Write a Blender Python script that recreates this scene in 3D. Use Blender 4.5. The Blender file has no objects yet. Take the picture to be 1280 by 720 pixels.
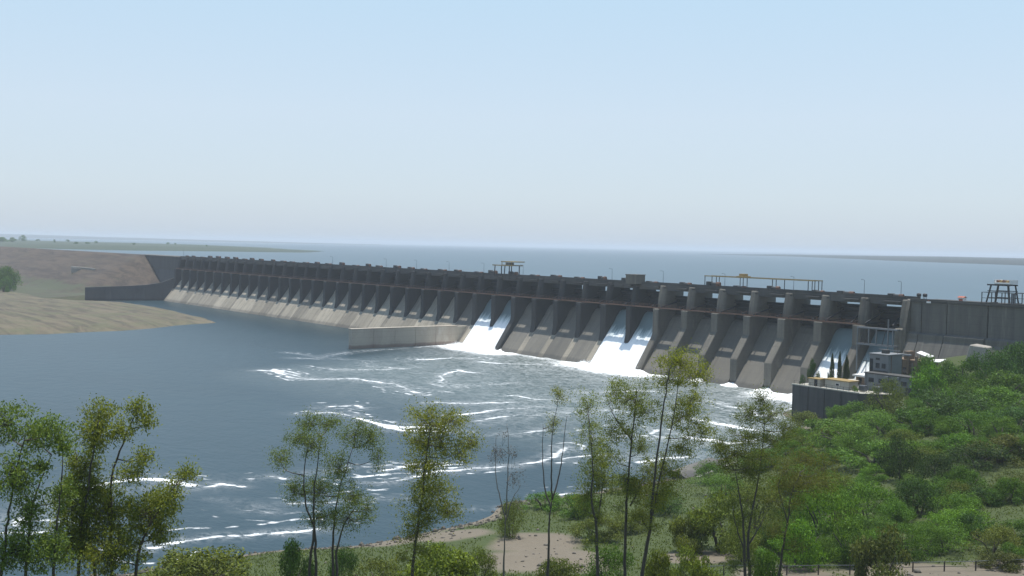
# Masonry dam with forty-one spillway bays, seen from the wooded right bank.
# World: X along the dam axis (0 = right end of the spillway), +Y upstream, Z up, 0 = river level. Metres.
import bpy, bmesh, math, random
import numpy as np
from mathutils import Vector, Matrix

random.seed(7)
RNG = np.random.default_rng(7)
scene = bpy.context.scene
COL = scene.collection

# ------------------------------------------------------------------ camera
cam_data = bpy.data.cameras.new('camera')
cam_data.sensor_width = 36.0
cam_data.lens = 38.59
cam_data.clip_start = 0.5
cam_data.clip_end = 60000
cam = bpy.data.objects.new('camera', cam_data)
COL.objects.link(cam)
scene.camera = cam
CAM = Vector((191.05, -290.99, 45.74))
YAW, PITCH, ROLL = math.radians(37.226), math.radians(2.21), math.radians(1.2085)
fw = Vector((-math.cos(YAW) * math.cos(PITCH), math.sin(YAW) * math.cos(PITCH), -math.sin(PITCH)))
rt = Vector((math.sin(YAW), math.cos(YAW), 0))
up = rt.cross(fw)
r2 = rt * math.cos(ROLL) + up * math.sin(ROLL)
u2 = up * math.cos(ROLL) - rt * math.sin(ROLL)
cam.matrix_world = Matrix(((r2.x, u2.x, -fw.x, CAM.x), (r2.y, u2.y, -fw.y, CAM.y), (r2.z, u2.z, -fw.z, CAM.z), (0, 0, 0, 1)))

# ------------------------------------------------------------------ sky, sun, exposure
SUN_TO = Vector((-0.045, 0.125, 1.0)).normalized()
world = bpy.data.worlds.new('World')
scene.world = world
world.use_nodes = True
wn = world.node_tree
wn.nodes.clear()
sky = wn.nodes.new('ShaderNodeTexSky')
sky.sky_type = 'NISHITA'
sky.sun_disc = False
sky.sun_elevation = math.asin(SUN_TO.z)
sky.sun_rotation = math.atan2(SUN_TO.x, SUN_TO.y)
sky.altitude = 0
sky.air_density = 1.15
sky.dust_density = 0.45
sky.ozone_density = 1.0
bg = wn.nodes.new('ShaderNodeBackground')
bg.inputs['Strength'].default_value = 0.118
wo = wn.nodes.new('ShaderNodeOutputWorld')
veil = wn.nodes.new('ShaderNodeMix')                       # humid white haze over the clear-air sky: grey at the horizon, milky above it, bluer to the zenith
veil.data_type = 'RGBA'
veil.inputs[0].default_value = 0.75
tc = wn.nodes.new('ShaderNodeTexCoord'); sep = wn.nodes.new('ShaderNodeSeparateXYZ'); rmp = wn.nodes.new('ShaderNodeValToRGB'); mul = wn.nodes.new('ShaderNodeVectorMath')
mul.operation = 'SCALE'; mul.inputs['Scale'].default_value = 8.0
el = rmp.color_ramp.elements
while len(el) < 6: el.new(0.5)
for e_, (pos, c_) in zip(el, ((0.0, (3.75, 4.70, 6.05)), (0.045, (4.55, 5.45, 6.55)), (0.115, (4.97, 5.87, 6.95)), (0.22, (4.50, 6.0, 7.25)), (0.5, (2.6, 4.0, 6.0)), (1.0, (1.6, 2.8, 5.0)))):
    e_.position = pos; e_.color = (*(v / 8 for v in c_), 1)
wn.links.new(tc.outputs['Generated'], sep.inputs[0]); wn.links.new(sep.outputs[2], rmp.inputs[0])
wn.links.new(rmp.outputs[0], mul.inputs[0]); wn.links.new(mul.outputs[0], veil.inputs[7])
wn.links.new(sky.outputs[0], veil.inputs[6])
wn.links.new(veil.outputs[2], bg.inputs[0])
wn.links.new(bg.outputs[0], wo.inputs[0])

sun_data = bpy.data.lights.new('sun', 'SUN')
sun_data.energy = 5.0
sun_data.angle = math.radians(0.6)
sun_data.color = (1.0, 0.96, 0.90)
sun = bpy.data.objects.new('sun', sun_data)
COL.objects.link(sun)
sun.location = (0, 0, 200)
sun.rotation_euler = SUN_TO.to_track_quat('Z', 'Y').to_euler()

scene.view_settings.view_transform = 'Standard'
scene.view_settings.look = 'None'
scene.view_settings.gamma = 1.0
scene.view_settings.exposure = 0.16
scene.render.engine = 'CYCLES'
scene.cycles.use_denoising = True
scene.cycles.max_bounces = 8
scene.cycles.diffuse_bounces = 2
scene.cycles.glossy_bounces = 3
scene.cycles.transparent_max_bounces = 16
scene.cycles.volume_bounces = 1
scene.cycles.transmission_bounces = 4

# ------------------------------------------------------------------ helpers
def link(o, parent=None):
    COL.objects.link(o)
    if parent is not None:
        o.parent = parent
    return o

def mesh_obj(name, me, mat=None, parent=None, loc=None):
    o = bpy.data.objects.new(name, me)
    if mat is not None and not me.materials:
        me.materials.append(mat)
    if loc is not None:
        o.location = loc
    return link(o, parent)

def tag(o, label=None, cat=None, group=None, kind=None):
    if label: o['label'] = label
    if cat: o['category'] = cat
    if group: o['group'] = group
    if kind: o['kind'] = kind
    return o

def empty(name, loc=(0, 0, 0), rz=0.0):
    o = bpy.data.objects.new(name, None)
    o.empty_display_size = 0.5
    o.location = loc
    o.rotation_euler = (0, 0, rz)
    return link(o)

def np_mesh(name, verts, quads=None, tris=None, attrs=None, smooth=False):
    me = bpy.data.meshes.new(name)
    verts = np.asarray(verts, np.float32)
    loops, starts, n = [], [], 0
    if quads is not None and len(quads):
        q = np.asarray(quads, np.int32); loops.append(q.ravel()); starts.append(np.arange(len(q)) * 4); n += len(q) * 4
    if tris is not None and len(tris):
        t = np.asarray(tris, np.int32); loops.append(t.ravel()); starts.append(n + np.arange(len(t)) * 3)
    loops = np.concatenate(loops).astype(np.int32); starts = np.concatenate(starts).astype(np.int32)
    me.vertices.add(len(verts)); me.vertices.foreach_set('co', verts.ravel())
    me.loops.add(len(loops)); me.loops.foreach_set('vertex_index', loops)
    me.polygons.add(len(starts)); me.polygons.foreach_set('loop_start', starts)
    me.update(calc_edges=True)
    for k, v in (attrs or {}).items():
        a = me.attributes.new(k, 'FLOAT', 'POINT')
        a.data.foreach_set('value', np.asarray(v, np.float32).ravel())
    if smooth:
        me.polygons.foreach_set('use_smooth', np.ones(len(starts), bool))
    return me

def grid_mesh(name, xs, ys, zfun, attrs=None, keep=None):
    X, Y = np.meshgrid(xs, ys)
    Z = zfun(X, Y)
    nx, ny = len(xs), len(ys)
    idx = np.arange(nx * ny).reshape(ny, nx)
    q = np.stack([idx[:-1, :-1], idx[:-1, 1:], idx[1:, 1:], idx[1:, :-1]], -1).reshape(-1, 4)
    if keep is not None:
        kf = keep(X, Y, Z).ravel()
        q = q[kf[q].any(1)]
    at = {k: f(X, Y, Z) for k, f in (attrs or {}).items()}
    return np_mesh(name, np.stack([X, Y, Z], -1).reshape(-1, 3), quads=q, attrs=at, smooth=True)

class MB:
    """collects boxes, prisms and tubes into one mesh"""
    def __init__(s):
        s.v, s.f = [], []
    def box(s, x0, x1, y0, y1, z0, z1):
        b = len(s.v)
        s.v += [(x0, y0, z0), (x1, y0, z0), (x1, y1, z0), (x0, y1, z0), (x0, y0, z1), (x1, y0, z1), (x1, y1, z1), (x0, y1, z1)]
        s.f += [tuple(b + i for i in q) for q in ((0, 3, 2, 1), (4, 5, 6, 7), (0, 1, 5, 4), (1, 2, 6, 5), (2, 3, 7, 6), (3, 0, 4, 7))]
        return s
    def prism_x(s, pts, x0, x1):
        """polygon of (y, z) points extruded along x"""
        b, n = len(s.v), len(pts)
        s.v += [(x0, y, z) for y, z in pts] + [(x1, y, z) for y, z in pts]
        area = sum(pts[i][0] * pts[(i + 1) % n][1] - pts[(i + 1) % n][0] * pts[i][1] for i in range(n))
        fwd = list(range(n))
        if area < 0: fwd.reverse()
        s.f.append(tuple(b + n + i for i in fwd)); s.f.append(tuple(b + i for i in reversed(fwd)))
        for k in range(n):
            i, j = fwd[k], fwd[(k + 1) % n]
            s.f.append((b + i, b + j, b + n + j, b + n + i))
        return s
    def prism_z(s, pts, z0, z1):
        b, n = len(s.v), len(pts)
        s.v += [(x, y, z0) for x, y in pts] + [(x, y, z1) for x, y in pts]
        area = sum(pts[i][0] * pts[(i + 1) % n][1] - pts[(i + 1) % n][0] * pts[i][1] for i in range(n))
        o = list(range(n))
        if area < 0: o.reverse()
        s.f.append(tuple(b + n + i for i in o)); s.f.append(tuple(b + i for i in reversed(o)))
        for k in range(n):
            i, j = o[k], o[(k + 1) % n]
            s.f.append((b + i, b + j, b + n + j, b + n + i))
        return s
    def bar(s, p, q, w, h=None):
        """square bar from p to q"""
        h = h or w
        p, q = Vector(p), Vector(q)
        d = (q - p).normalized()
        a = d.cross(Vector((0, 0, 1)))
        if a.length < 1e-3: a = Vector((1, 0, 0))
        a.normalize(); c = a.cross(d).normalized()
        b = len(s.v)
        for e in (p, q):
            for i, j in ((-1, -1), (1, -1), (1, 1), (-1, 1)):
                s.v.append(tuple(e + a * (i * w / 2) + c * (j * h / 2)))
        s.f += [tuple(b + i for i in qd) for qd in ((0, 1, 2, 3), (7, 6, 5, 4), (0, 4, 5, 1), (1, 5, 6, 2), (2, 6, 7, 3), (3, 7, 4, 0))]
        return s
    def tube(s, pts, radii, n=7):
        pts = [Vector(p) for p in pts]
        b = len(s.v)
        for k, p in enumerate(pts):
            d = (pts[min(k + 1, len(pts) - 1)] - pts[max(k - 1, 0)])
            d = d.normalized() if d.length > 1e-6 else Vector((0, 0, 1))
            a = d.cross(Vector((0.31, 0.95, 0.05)))
            if a.length < 1e-3: a = d.cross(Vector((1, 0, 0)))
            a.normalize(); c = d.cross(a)
            for j in range(n):
                t = 2 * math.pi * j / n
                s.v.append(tuple(p + (a * math.cos(t) + c * math.sin(t)) * radii[k]))
        for k in range(len(pts) - 1):
            for j in range(n):
                s.f.append((b + k * n + j, b + k * n + (j + 1) % n, b + (k + 1) * n + (j + 1) % n, b + (k + 1) * n + j))
        s.f.append(tuple(b + j for j in reversed(range(n))))
        s.f.append(tuple(b + (len(pts) - 1) * n + j for j in range(n)))
        return s
    def mesh(s, name, mat=None, bevel=0.0, smooth=False):
        me = bpy.data.meshes.new(name)
        me.from_pydata(s.v, [], s.f)
        if bevel:
            bm = bmesh.new(); bm.from_mesh(me)
            bmesh.ops.bevel(bm, geom=bm.edges[:], offset=bevel, segments=1, affect='EDGES', clamp_overlap=True)
            bm.to_mesh(me); bm.free()
        if mat: me.materials.append(mat)
        if smooth:
            for p in me.polygons: p.use_smooth = True
        me.update()
        return me
    def obj(s, name, mat=None, parent=None, loc=None, bevel=0.0, smooth=False):
        return mesh_obj(name, s.mesh(name, mat, bevel, smooth), None, parent, loc)

def fbm(X, Y, scale, seed=0, octaves=4):
    """cheap smooth value noise, 0..1"""
    r = np.random.default_rng(seed)
    out = np.zeros_like(X, dtype=float); amp, tot = 1.0, 0.0
    for k in range(octaves):
        T = r.random((64, 64))
        u, v = X / scale * 2 ** k + 17.3 * k, Y / scale * 2 ** k + 9.1 * k
        iu, iv = np.floor(u).astype(int), np.floor(v).astype(int)
        a, b = u - iu, v - iv
        a, b = a * a * (3 - 2 * a), b * b * (3 - 2 * b)
        g = lambda i, j: T[i % 64, j % 64]
        out += amp * (g(iu, iv) * (1 - a) * (1 - b) + g(iu + 1, iv) * a * (1 - b) + g(iu, iv + 1) * (1 - a) * b + g(iu + 1, iv + 1) * a * b)
        tot += amp; amp *= 0.5
    return out / tot

# ------------------------------------------------------------------ materials
class NT:
    def __init__(s, name):
        s.m = bpy.data.materials.new(name); s.m.use_nodes = True
        s.t = s.m.node_tree; s.t.nodes.clear()
        s.out = s.n('ShaderNodeOutputMaterial'); s.b = s.n('ShaderNodeBsdfPrincipled')
        s.l(s.b.outputs[0], s.out.inputs[0])
    def n(s, typ, **kw):
        nd = s.t.nodes.new(typ)
        for k, v in kw.items(): setattr(nd, k, v)
        return nd
    def l(s, a, b): s.t.links.new(a, b)
    def coords(s, scale=(1, 1, 1), space='Object', loc=(0, 0, 0)):
        if space == 'World':
            src = s.n('ShaderNodeNewGeometry').outputs['Position']
        else:
            src = s.n('ShaderNodeTexCoord').outputs[space]
        mp = s.n('ShaderNodeMapping'); mp.inputs['Scale'].default_value = scale; mp.inputs['Location'].default_value = loc
        s.l(src, mp.inputs[0]); return mp.outputs[0]
    def noise(s, vec, scale, detail=5, rough=0.55, dist=0.0):
        nd = s.n('ShaderNodeTexNoise'); nd.inputs['Scale'].default_value = scale; nd.inputs['Detail'].default_value = detail
        nd.inputs['Roughness'].default_value = rough; nd.inputs['Distortion'].default_value = dist
        s.l(vec, nd.inputs['Vector']); return nd.outputs[0]
    def ramp(s, fac, stops):
        r = s.n('ShaderNodeValToRGB'); e = r.color_ramp.elements
        while len(e) < len(stops): e.new(0.5)
        for i, (p, c) in enumerate(stops):
            e[i].position = p; e[i].color = (*c, 1) if len(c) == 3 else c
        s.l(fac, r.inputs[0]); return r.outputs[0]
    def mix(s, fac, a, b, mode='MIX'):
        m = s.n('ShaderNodeMix', data_type='RGBA', blend_type=mode)
        for sock, v in ((m.inputs[0], fac), (m.inputs[6], a), (m.inputs[7], b)):
            if isinstance(v, (int, float)): sock.default_value = v
            elif isinstance(v, tuple): sock.default_value = (*v, 1)
            else: s.l(v, sock)
        return m.outputs[2]
    def math(s, op, a, b=0.5, c=None, clamp=False):
        m = s.n('ShaderNodeMath', operation=op); m.use_clamp = clamp
        for i, v in enumerate((a, b, c)):
            if v is None: continue
            if isinstance(v, (int, float)): m.inputs[i].default_value = v
            else: s.l(v, m.inputs[i])
        return m.outputs[0]
    def bump(s, h, strength=0.3, dist=0.1):
        b = s.n('ShaderNodeBump'); b.inputs['Strength'].default_value = strength; b.inputs['Distance'].default_value = dist
        s.l(h, b.inputs['Height']); s.l(b.outputs[0], s.b.inputs['Normal'])
    def set(s, **kw):
        for k, v in kw.items():
            i = s.b.inputs[k.replace('_', ' ')]
            if isinstance(v, (int, float)): i.default_value = v
            elif isinstance(v, tuple): i.default_value = (*v, 1) if len(v) == 3 else v
            else: s.l(v, i)
        return s

def concrete(name, dark, light, streak=0.5, stain=(0.05, 0.05, 0.048), rnd=0.18, world=True):
    s = NT(name)
    sp = 'World' if world else 'Object'
    big = s.noise(s.coords((0.05, 0.05, 0.05), sp), 1.0, 6, 0.6)
    fine = s.noise(s.coords((1, 1, 1), sp), 1.3, 8, 0.7)
    run = s.noise(s.coords((0.55, 0.10, 0.045), sp), 1.0, 6, 0.65, 0.4)      # runs down the face
    c = s.mix(s.math('MULTIPLY', s.math('ADD', big, fine), 0.5), dark, light)
    st = s.ramp(run, [(0.46, (0, 0, 0)), (0.72, (1, 1, 1))])
    c = s.mix(s.math('MULTIPLY', st, streak), c, stain)
    lime = s.noise(s.coords((0.9, 0.12, 0.05), sp, (31, 5, 2)), 1.0, 6, 0.7, 0.6)                                                        # pale lime runs
    c = s.mix(s.math('MULTIPLY', s.ramp(lime, [(0.56, (0, 0, 0)), (0.74, (1, 1, 1))]), 0.5), c, tuple(min(.6, v * 1.5) for v in light))
    pz = s.n('ShaderNodeSeparateXYZ'); s.l(s.n('ShaderNodeNewGeometry').outputs['Position'], pz.inputs[0])
    wet = s.math('MULTIPLY', s.math('SUBTRACT', s.math('ADD', 1.1, s.math('MULTIPLY', run, 1.6)), pz.outputs[2]), 1.2, clamp=True)   # splashed foot at the waterline
    c = s.mix(s.math('MULTIPLY', wet, 0.6), c, tuple(v * 0.7 for v in stain))
    lift = s.math('GREATER_THAN', s.math('FRACT', s.math('MULTIPLY', pz.outputs[2], 0.42)), 0.965)                                  # pour joints
    c = s.mix(s.math('MULTIPLY', lift, 0.35), c, stain)
    oi = s.n('ShaderNodeObjectInfo')
    v = s.math('ADD', s.math('MULTIPLY', oi.outputs['Random'], 2 * rnd), 1 - rnd)
    hs = s.n('ShaderNodeHueSaturation'); s.l(c, hs.inputs['Color']); s.l(v, hs.inputs['Value'])
    s.set(Base_Color=hs.outputs[0], Roughness=0.9)
    s.bump(fine, 0.25, 0.08)
    return s.m

def plain(name, col, rough=0.6, metal=0.0, var=0.25, scale=2.0):
    s = NT(name)
    nz = s.noise(s.coords((1, 1, 1), 'Object'), scale, 5, 0.6)
    c = s.mix(nz, tuple(v * (1 - var) for v in col), tuple(min(1, v * (1 + var)) for v in col))
    s.set(Base_Color=c, Roughness=rough, Metallic=metal)
    s.bump(nz, 0.1, 0.03)
    return s.m

def leaf_mat(name, dark, light, trans=0.35):
    s = NT(name)
    at = s.n('ShaderNodeAttribute', attribute_name='tint')
    oi = s.n('ShaderNodeObjectInfo')
    c = s.mix(at.outputs['Fac'], dark, light)
    c = s.mix(1.0, c, oi.outputs['Color'], 'MULTIPLY')
    s.set(Base_Color=c, Roughness=0.6)
    s.b.inputs['Specular IOR Level'].default_value = 0.25
    tr = s.n('ShaderNodeBsdfTranslucent')
    hs = s.n('ShaderNodeHueSaturation'); hs.inputs['Hue'].default_value = 0.485; hs.inputs['Saturation'].default_value = 1.1; hs.inputs['Value'].default_value = 1.25
    s.l(c, hs.inputs['Color']); s.l(hs.outputs[0], tr.inputs['Color'])
    mx = s.n('ShaderNodeMixShader'); mx.inputs[0].default_value = trans
    s.l(s.b.outputs[0], mx.inputs[1]); s.l(tr.outputs[0], mx.inputs[2]); s.l(mx.outputs[0], s.out.inputs[0])
    return s.m

M = {}
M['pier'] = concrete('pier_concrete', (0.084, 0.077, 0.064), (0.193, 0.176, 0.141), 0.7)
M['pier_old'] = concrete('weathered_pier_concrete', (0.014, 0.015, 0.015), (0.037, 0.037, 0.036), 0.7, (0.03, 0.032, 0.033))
M['chute'] = concrete('chute_concrete', (0.184, 0.163, 0.125), (0.413, 0.364, 0.283), 0.75, (0.12, 0.112, 0.095), 0.32)
M['chute_wet'] = concrete('damp_chute_concrete', (0.100, 0.092, 0.077), (0.195, 0.179, 0.146), 0.6, (0.09, 0.088, 0.08), 0.12)
M['wall'] = concrete('wall_concrete', (0.087, 0.084, 0.076), (0.173, 0.163, 0.141), 0.55, (0.045, 0.046, 0.047), 0.1)
M['wall_dark'] = concrete('dark_masonry', (0.04, 0.04, 0.041), (0.085, 0.084, 0.082), 0.6, (0.025, 0.026, 0.028), 0.08)
M['divide'] = concrete('divide_wall_concrete', (0.337, 0.298, 0.234), (0.486, 0.431, 0.340), 0.4, (0.16, 0.078, 0.07), 0.05)
M['deck'] = concrete('deck_concrete', (0.043, 0.042, 0.039), (0.086, 0.083, 0.076), 0.5)
M['gate'] = plain('gate_steel', (0.012, 0.016, 0.021), 0.6, 0.0)
M['rust'] = plain('rusty_steel', (0.16, 0.085, 0.055), 0.75, 0.2, 0.4, 1.0)
M['dark_steel'] = plain('dark_steel', (0.045, 0.04, 0.038), 0.55, 0.3)
M['grey_steel'] = plain('grey_steel', (0.16, 0.17, 0.18), 0.5, 0.4)
M['ochre'] = plain('ochre_paint', (0.30, 0.21, 0.08), 0.6, 0.1, 0.4)
M['white_paint'] = plain('white_paint', (0.72, 0.71, 0.68), 0.6, 0, 0.1)
M['red_paint'] = plain('red_paint', (0.35, 0.10, 0.06), 0.6, 0, 0.3)
M['plaster'] = concrete('grey_plaster', (0.136, 0.144, 0.148), (0.216, 0.224, 0.228), 0.35, (0.10, 0.10, 0.10), 0.06)
M['pale_plaster'] = concrete('pale_plaster', (0.28, 0.27, 0.23), (0.42, 0.40, 0.34), 0.35, (0.15, 0.14, 0.12), 0.06)
M['brown'] = concrete('brown_masonry', (0.12, 0.085, 0.06), (0.24, 0.17, 0.11), 0.5, (0.05, 0.04, 0.035), 0.1)
M['glass'] = plain('dark_glass', (0.015, 0.018, 0.022), 0.15, 0.0, 0.1)
M['rock'] = concrete('pale_rock', (0.22, 0.20, 0.17), (0.40, 0.37, 0.32), 0.5, (0.18, 0.16, 0.13), 0.1)
M['hoist'] = plain('hoist_paint', (0.06, 0.062, 0.06), 0.7, 0.1, 0.5, 1.0)
M['stone'] = concrete('shore_stone', (0.07, 0.062, 0.05), (0.19, 0.17, 0.14), 0.3, (0.06, 0.055, 0.045), 0.1)
M['bark'] = plain('bark', (0.075, 0.062, 0.052), 0.95, 0, 0.45, 6.0)
M['bark_pale'] = plain('pale_bark', (0.14, 0.125, 0.11), 0.95, 0, 0.45, 6.0)
M['leaf'] = leaf_mat('leaf', (0.050, 0.070, 0.016), (0.200, 0.235, 0.065), 0.45)
M['bush_leaf'] = leaf_mat('bush_leaf', (0.024, 0.044, 0.009), (0.185, 0.250, 0.050), 0.34)
M['twig_leaf'] = leaf_mat('dry_leaf', (0.05, 0.045, 0.035), (0.11, 0.10, 0.07), 0.2)

TONE = {'olive': (1.15, 1.05, 0.75), 'dark': (0.46, 0.72, 0.55), 'yellow': (1.35, 1.25, 0.7), 'green': (0.78, 1.12, 0.55), 'bright': (0.95, 1.42, 0.55),
        'pale': (0.95, 1.30, 0.80), 'deep': (0.42, 0.55, 0.5), 'brown': (0.85, 0.72, 0.65), 'grey': (1.1, 0.95, 1.0), 'far': (0.75, 1.15, 0.65)}

def water_mat(name, base, rough, wave_scales, strength, foam=True):
    s = NT(name)
    g = s.coords((1, 1, 1), 'World')
    h = None
    for sc, amp, stretch in wave_scales:
        nz = s.noise(s.coords((sc, sc * stretch, sc), 'World'), 1.0, 4, 0.55, 0.6)
        v = s.math('MULTIPLY', nz, amp)
        h = v if h is None else s.math('ADD', h, v)
    big = s.noise(s.coords((0.012, 0.02, 0.01), 'World'), 1.0, 3)
    col = s.mix(big, tuple(v * 0.8 for v in base), tuple(v * 1.25 for v in base))
    if foam:
        at = s.n('ShaderNodeAttribute', attribute_name='foam')
        tb = s.n('ShaderNodeAttribute', attribute_name='churn')
        lc = s.n('ShaderNodeAttribute', attribute_name='lace')
        n1 = s.noise(s.coords((0.45, 0.45, 0.45), 'World'), 1.0, 9, 0.74, 0.8)
        n2 = s.noise(s.coords((0.085, 0.11, 0.1), 'World'), 1.0, 7, 0.66, 2.4)
        n3 = s.noise(s.coords((0.16, 0.20, 0.1), 'World', (7, 3, 0)), 1.0, 7, 0.68, 1.8)
        wide = lambda v: s.math('ADD', s.math('MULTIPLY', s.math('SUBTRACT', v, 0.5), 2.4), 0.5, clamp=True)
        ridge = lambda v, k: s.math('SUBTRACT', 1.0, s.math('MULTIPLY', s.math('ABSOLUTE', s.math('SUBTRACT', v, 0.5)), k), clamp=True)
        # torn edges of the streaks, and a net of thin threads around them and over the churned water
        core = s.math('ADD', at.outputs['Fac'], s.math('MULTIPLY', s.math('SUBTRACT', wide(n1), 0.5), s.math('MULTIPLY', at.outputs['Fac'], 1.1)))
        net = s.math('MAXIMUM', ridge(n2, 15.0), s.math('MULTIPLY', ridge(n3, 17.0), 0.8))
        net = s.math('MULTIPLY', s.math('MULTIPLY', net, wide(n1)), s.math('ADD', s.math('MULTIPLY', tb.outputs['Fac'], 0.30), s.math('MULTIPLY', lc.outputs['Fac'], 0.46)))
        f = s.math('ADD', s.math('MULTIPLY', s.math('SUBTRACT', core, 0.20), 2.5, clamp=True), net, clamp=True)
        col2 = s.mix(s.math('MULTIPLY', tb.outputs['Fac'], 0.75), col, (0.085, 0.115, 0.108))
        s.set(Base_Color=s.mix(f, col2, (0.85, 0.87, 0.87)), Roughness=s.math('ADD', s.math('MULTIPLY', f, 0.6), rough))
        h = s.math('ADD', s.math('MULTIPLY', h, s.math('ADD', s.math('MULTIPLY', tb.outputs['Fac'], 1.6), 1.0)), s.math('MULTIPLY', f, 0.25))
    else:
        s.set(Base_Color=col, Roughness=rough)
    s.b.inputs['IOR'].default_value = 1.33
    s.b.inputs['Specular IOR Level'].default_value = 0.38
    s.bump(h, strength, 1.0)
    return s.m

M['river'] = water_mat('river_water', (0.015, 0.036, 0.046), 0.30, [(0.5, 0.11, 1.6), (0.13, 0.38, 1.5)], 0.5)
M['lake'] = water_mat('reservoir_water', (0.032, 0.066, 0.086), 0.30, [(0.25, 0.22, 1.4), (0.05, 0.6, 1.3)], 0.4, foam=False)

def falls_mat():
    s = NT('white_water')
    p = s.n('ShaderNodeNewGeometry').outputs['Position']
    sx = s.n('ShaderNodeSeparateXYZ'); s.l(p, sx.inputs[0])
    run = s.noise(s.coords((1.0, 0.12, 0.10), 'World'), 1.0, 7, 0.7, 0.5)
    aer = s.math('ADD', s.math('MULTIPLY', s.math('SUBTRACT', 15.0, sx.outputs[2]), 0.14), s.math('MULTIPLY', s.math('SUBTRACT', run, 0.5), 1.6))
    c = s.ramp(aer, [(0.0, (0.15, 0.21, 0.22)), (0.3, (0.50, 0.58, 0.58)), (0.62, (0.90, 0.91, 0.90))])
    s.set(Base_Color=c, Roughness=0.55)
    s.bump(run, 0.6, 0.25)
    return s.m
M['falls'] = falls_mat()

def ground_mat(name, soil_a, soil_b, grass_a, grass_b, attr=True, strata=False):
    s = NT(name)
    n1 = s.noise(s.coords((0.06, 0.06, 0.06), 'World'), 1.0, 8, 0.65)
    n2 = s.noise(s.coords((0.9, 0.9, 0.9), 'World'), 1.0, 8, 0.7)
    soil = s.mix(s.math('ADD', s.math('MULTIPLY', n1, 0.55), s.math('MULTIPLY', n2, 0.45)), soil_a, soil_b)
    if strata:
        n4 = s.noise(s.coords((0.02, 0.16, 0.3), 'World'), 1.0, 6, 0.7, 0.8)
        soil = s.mix(s.ramp(n4, [(0.42, (0, 0, 0)), (0.62, (1, 1, 1))]), soil, tuple(v * 0.62 for v in soil_a))
    grass = s.mix(n2, grass_a, grass_b)
    if attr:
        at = s.n('ShaderNodeAttribute', attribute_name='grass')
        f = s.math('MULTIPLY', s.math('SUBTRACT', s.math('ADD', at.outputs['Fac'], s.math('MULTIPLY', n1, 1.2)), 1.0), 3.5, clamp=True)
    else:
        f = s.ramp(n1, [(0.44, (0, 0, 0)), (0.62, (0.75, 0.75, 0.75))])
    s.set(Base_Color=s.mix(f, soil, grass), Roughness=0.95)
    s.bump(n2, 0.5, 0.25)
    return s.m
M['bank'] = ground_mat('bank_soil', (0.085, 0.072, 0.050), (0.205, 0.172, 0.125), (0.028, 0.044, 0.009), (0.062, 0.084, 0.018))
M['embank'] = ground_mat('embankment_earth', (0.050, 0.037, 0.026), (0.108, 0.080, 0.055), (0.04, 0.05, 0.025), (0.075, 0.08, 0.04), strata=True)
M['spit'] = ground_mat('sandbar_soil', (0.085, 0.070, 0.044), (0.18, 0.145, 0.090), (0.07, 0.075, 0.035), (0.11, 0.11, 0.055), attr=False, strata=True)
M['far_wood'] = ground_mat('far_woodland', (0.014, 0.020, 0.018), (0.026, 0.034, 0.028), (0.012, 0.02, 0.014), (0.02, 0.03, 0.02), attr=False)
M['far'] = ground_mat('far_land', (0.036, 0.052, 0.030), (0.062, 0.078, 0.048), (0.018, 0.036, 0.018), (0.032, 0.056, 0.026), attr=False)

# ------------------------------------------------------------------ the setting: ground, water, land
def seg_dist(X, Y, pts, closed=False):
    d = np.full(X.shape, 1e9)
    n = len(pts)
    for k in range(n if closed else n - 1):
        (ax, ay), (bx, by) = pts[k], pts[(k + 1) % n]
        vx, vy = bx - ax, by - ay
        t = np.clip(((X - ax) * vx + (Y - ay) * vy) / max(vx * vx + vy * vy, 1e-9), 0, 1)
        d = np.minimum(d, np.hypot(X - ax - t * vx, Y - ay - t * vy))
    return d

def inside(X, Y, pts):
    r = np.zeros(X.shape, bool); n = len(pts)
    for k in range(n):
        (ax, ay), (bx, by) = pts[k], pts[(k + 1) % n]
        c = ((ay > Y) != (by > Y)) & (X < (bx - ax) * (Y - ay) / ((by - ay) if by != ay else 1e-9) + ax)
        r ^= c
    return r

def signed(X, Y, pts):
    d = seg_dist(X, Y, pts, True)
    return np.where(inside(X, Y, pts), d, -d)

g = np.array([-20000, -6000, -1500, 0, 1500, 6000, 20000.0])
tag(mesh_obj('ground', grid_mesh('ground', g, g, lambda X, Y: X * 0 - 7.0), M['far']), kind='structure')
tag(mesh_obj('reservoir', grid_mesh('reservoir', np.array([-19000, -4000, -600, 0, 300, 4000, 19000.0]), np.array([9.7, 60, 400, 3000, 19000.0]),
             lambda X, Y: X * 0 + 27.6), M['lake']), kind='structure')

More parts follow.
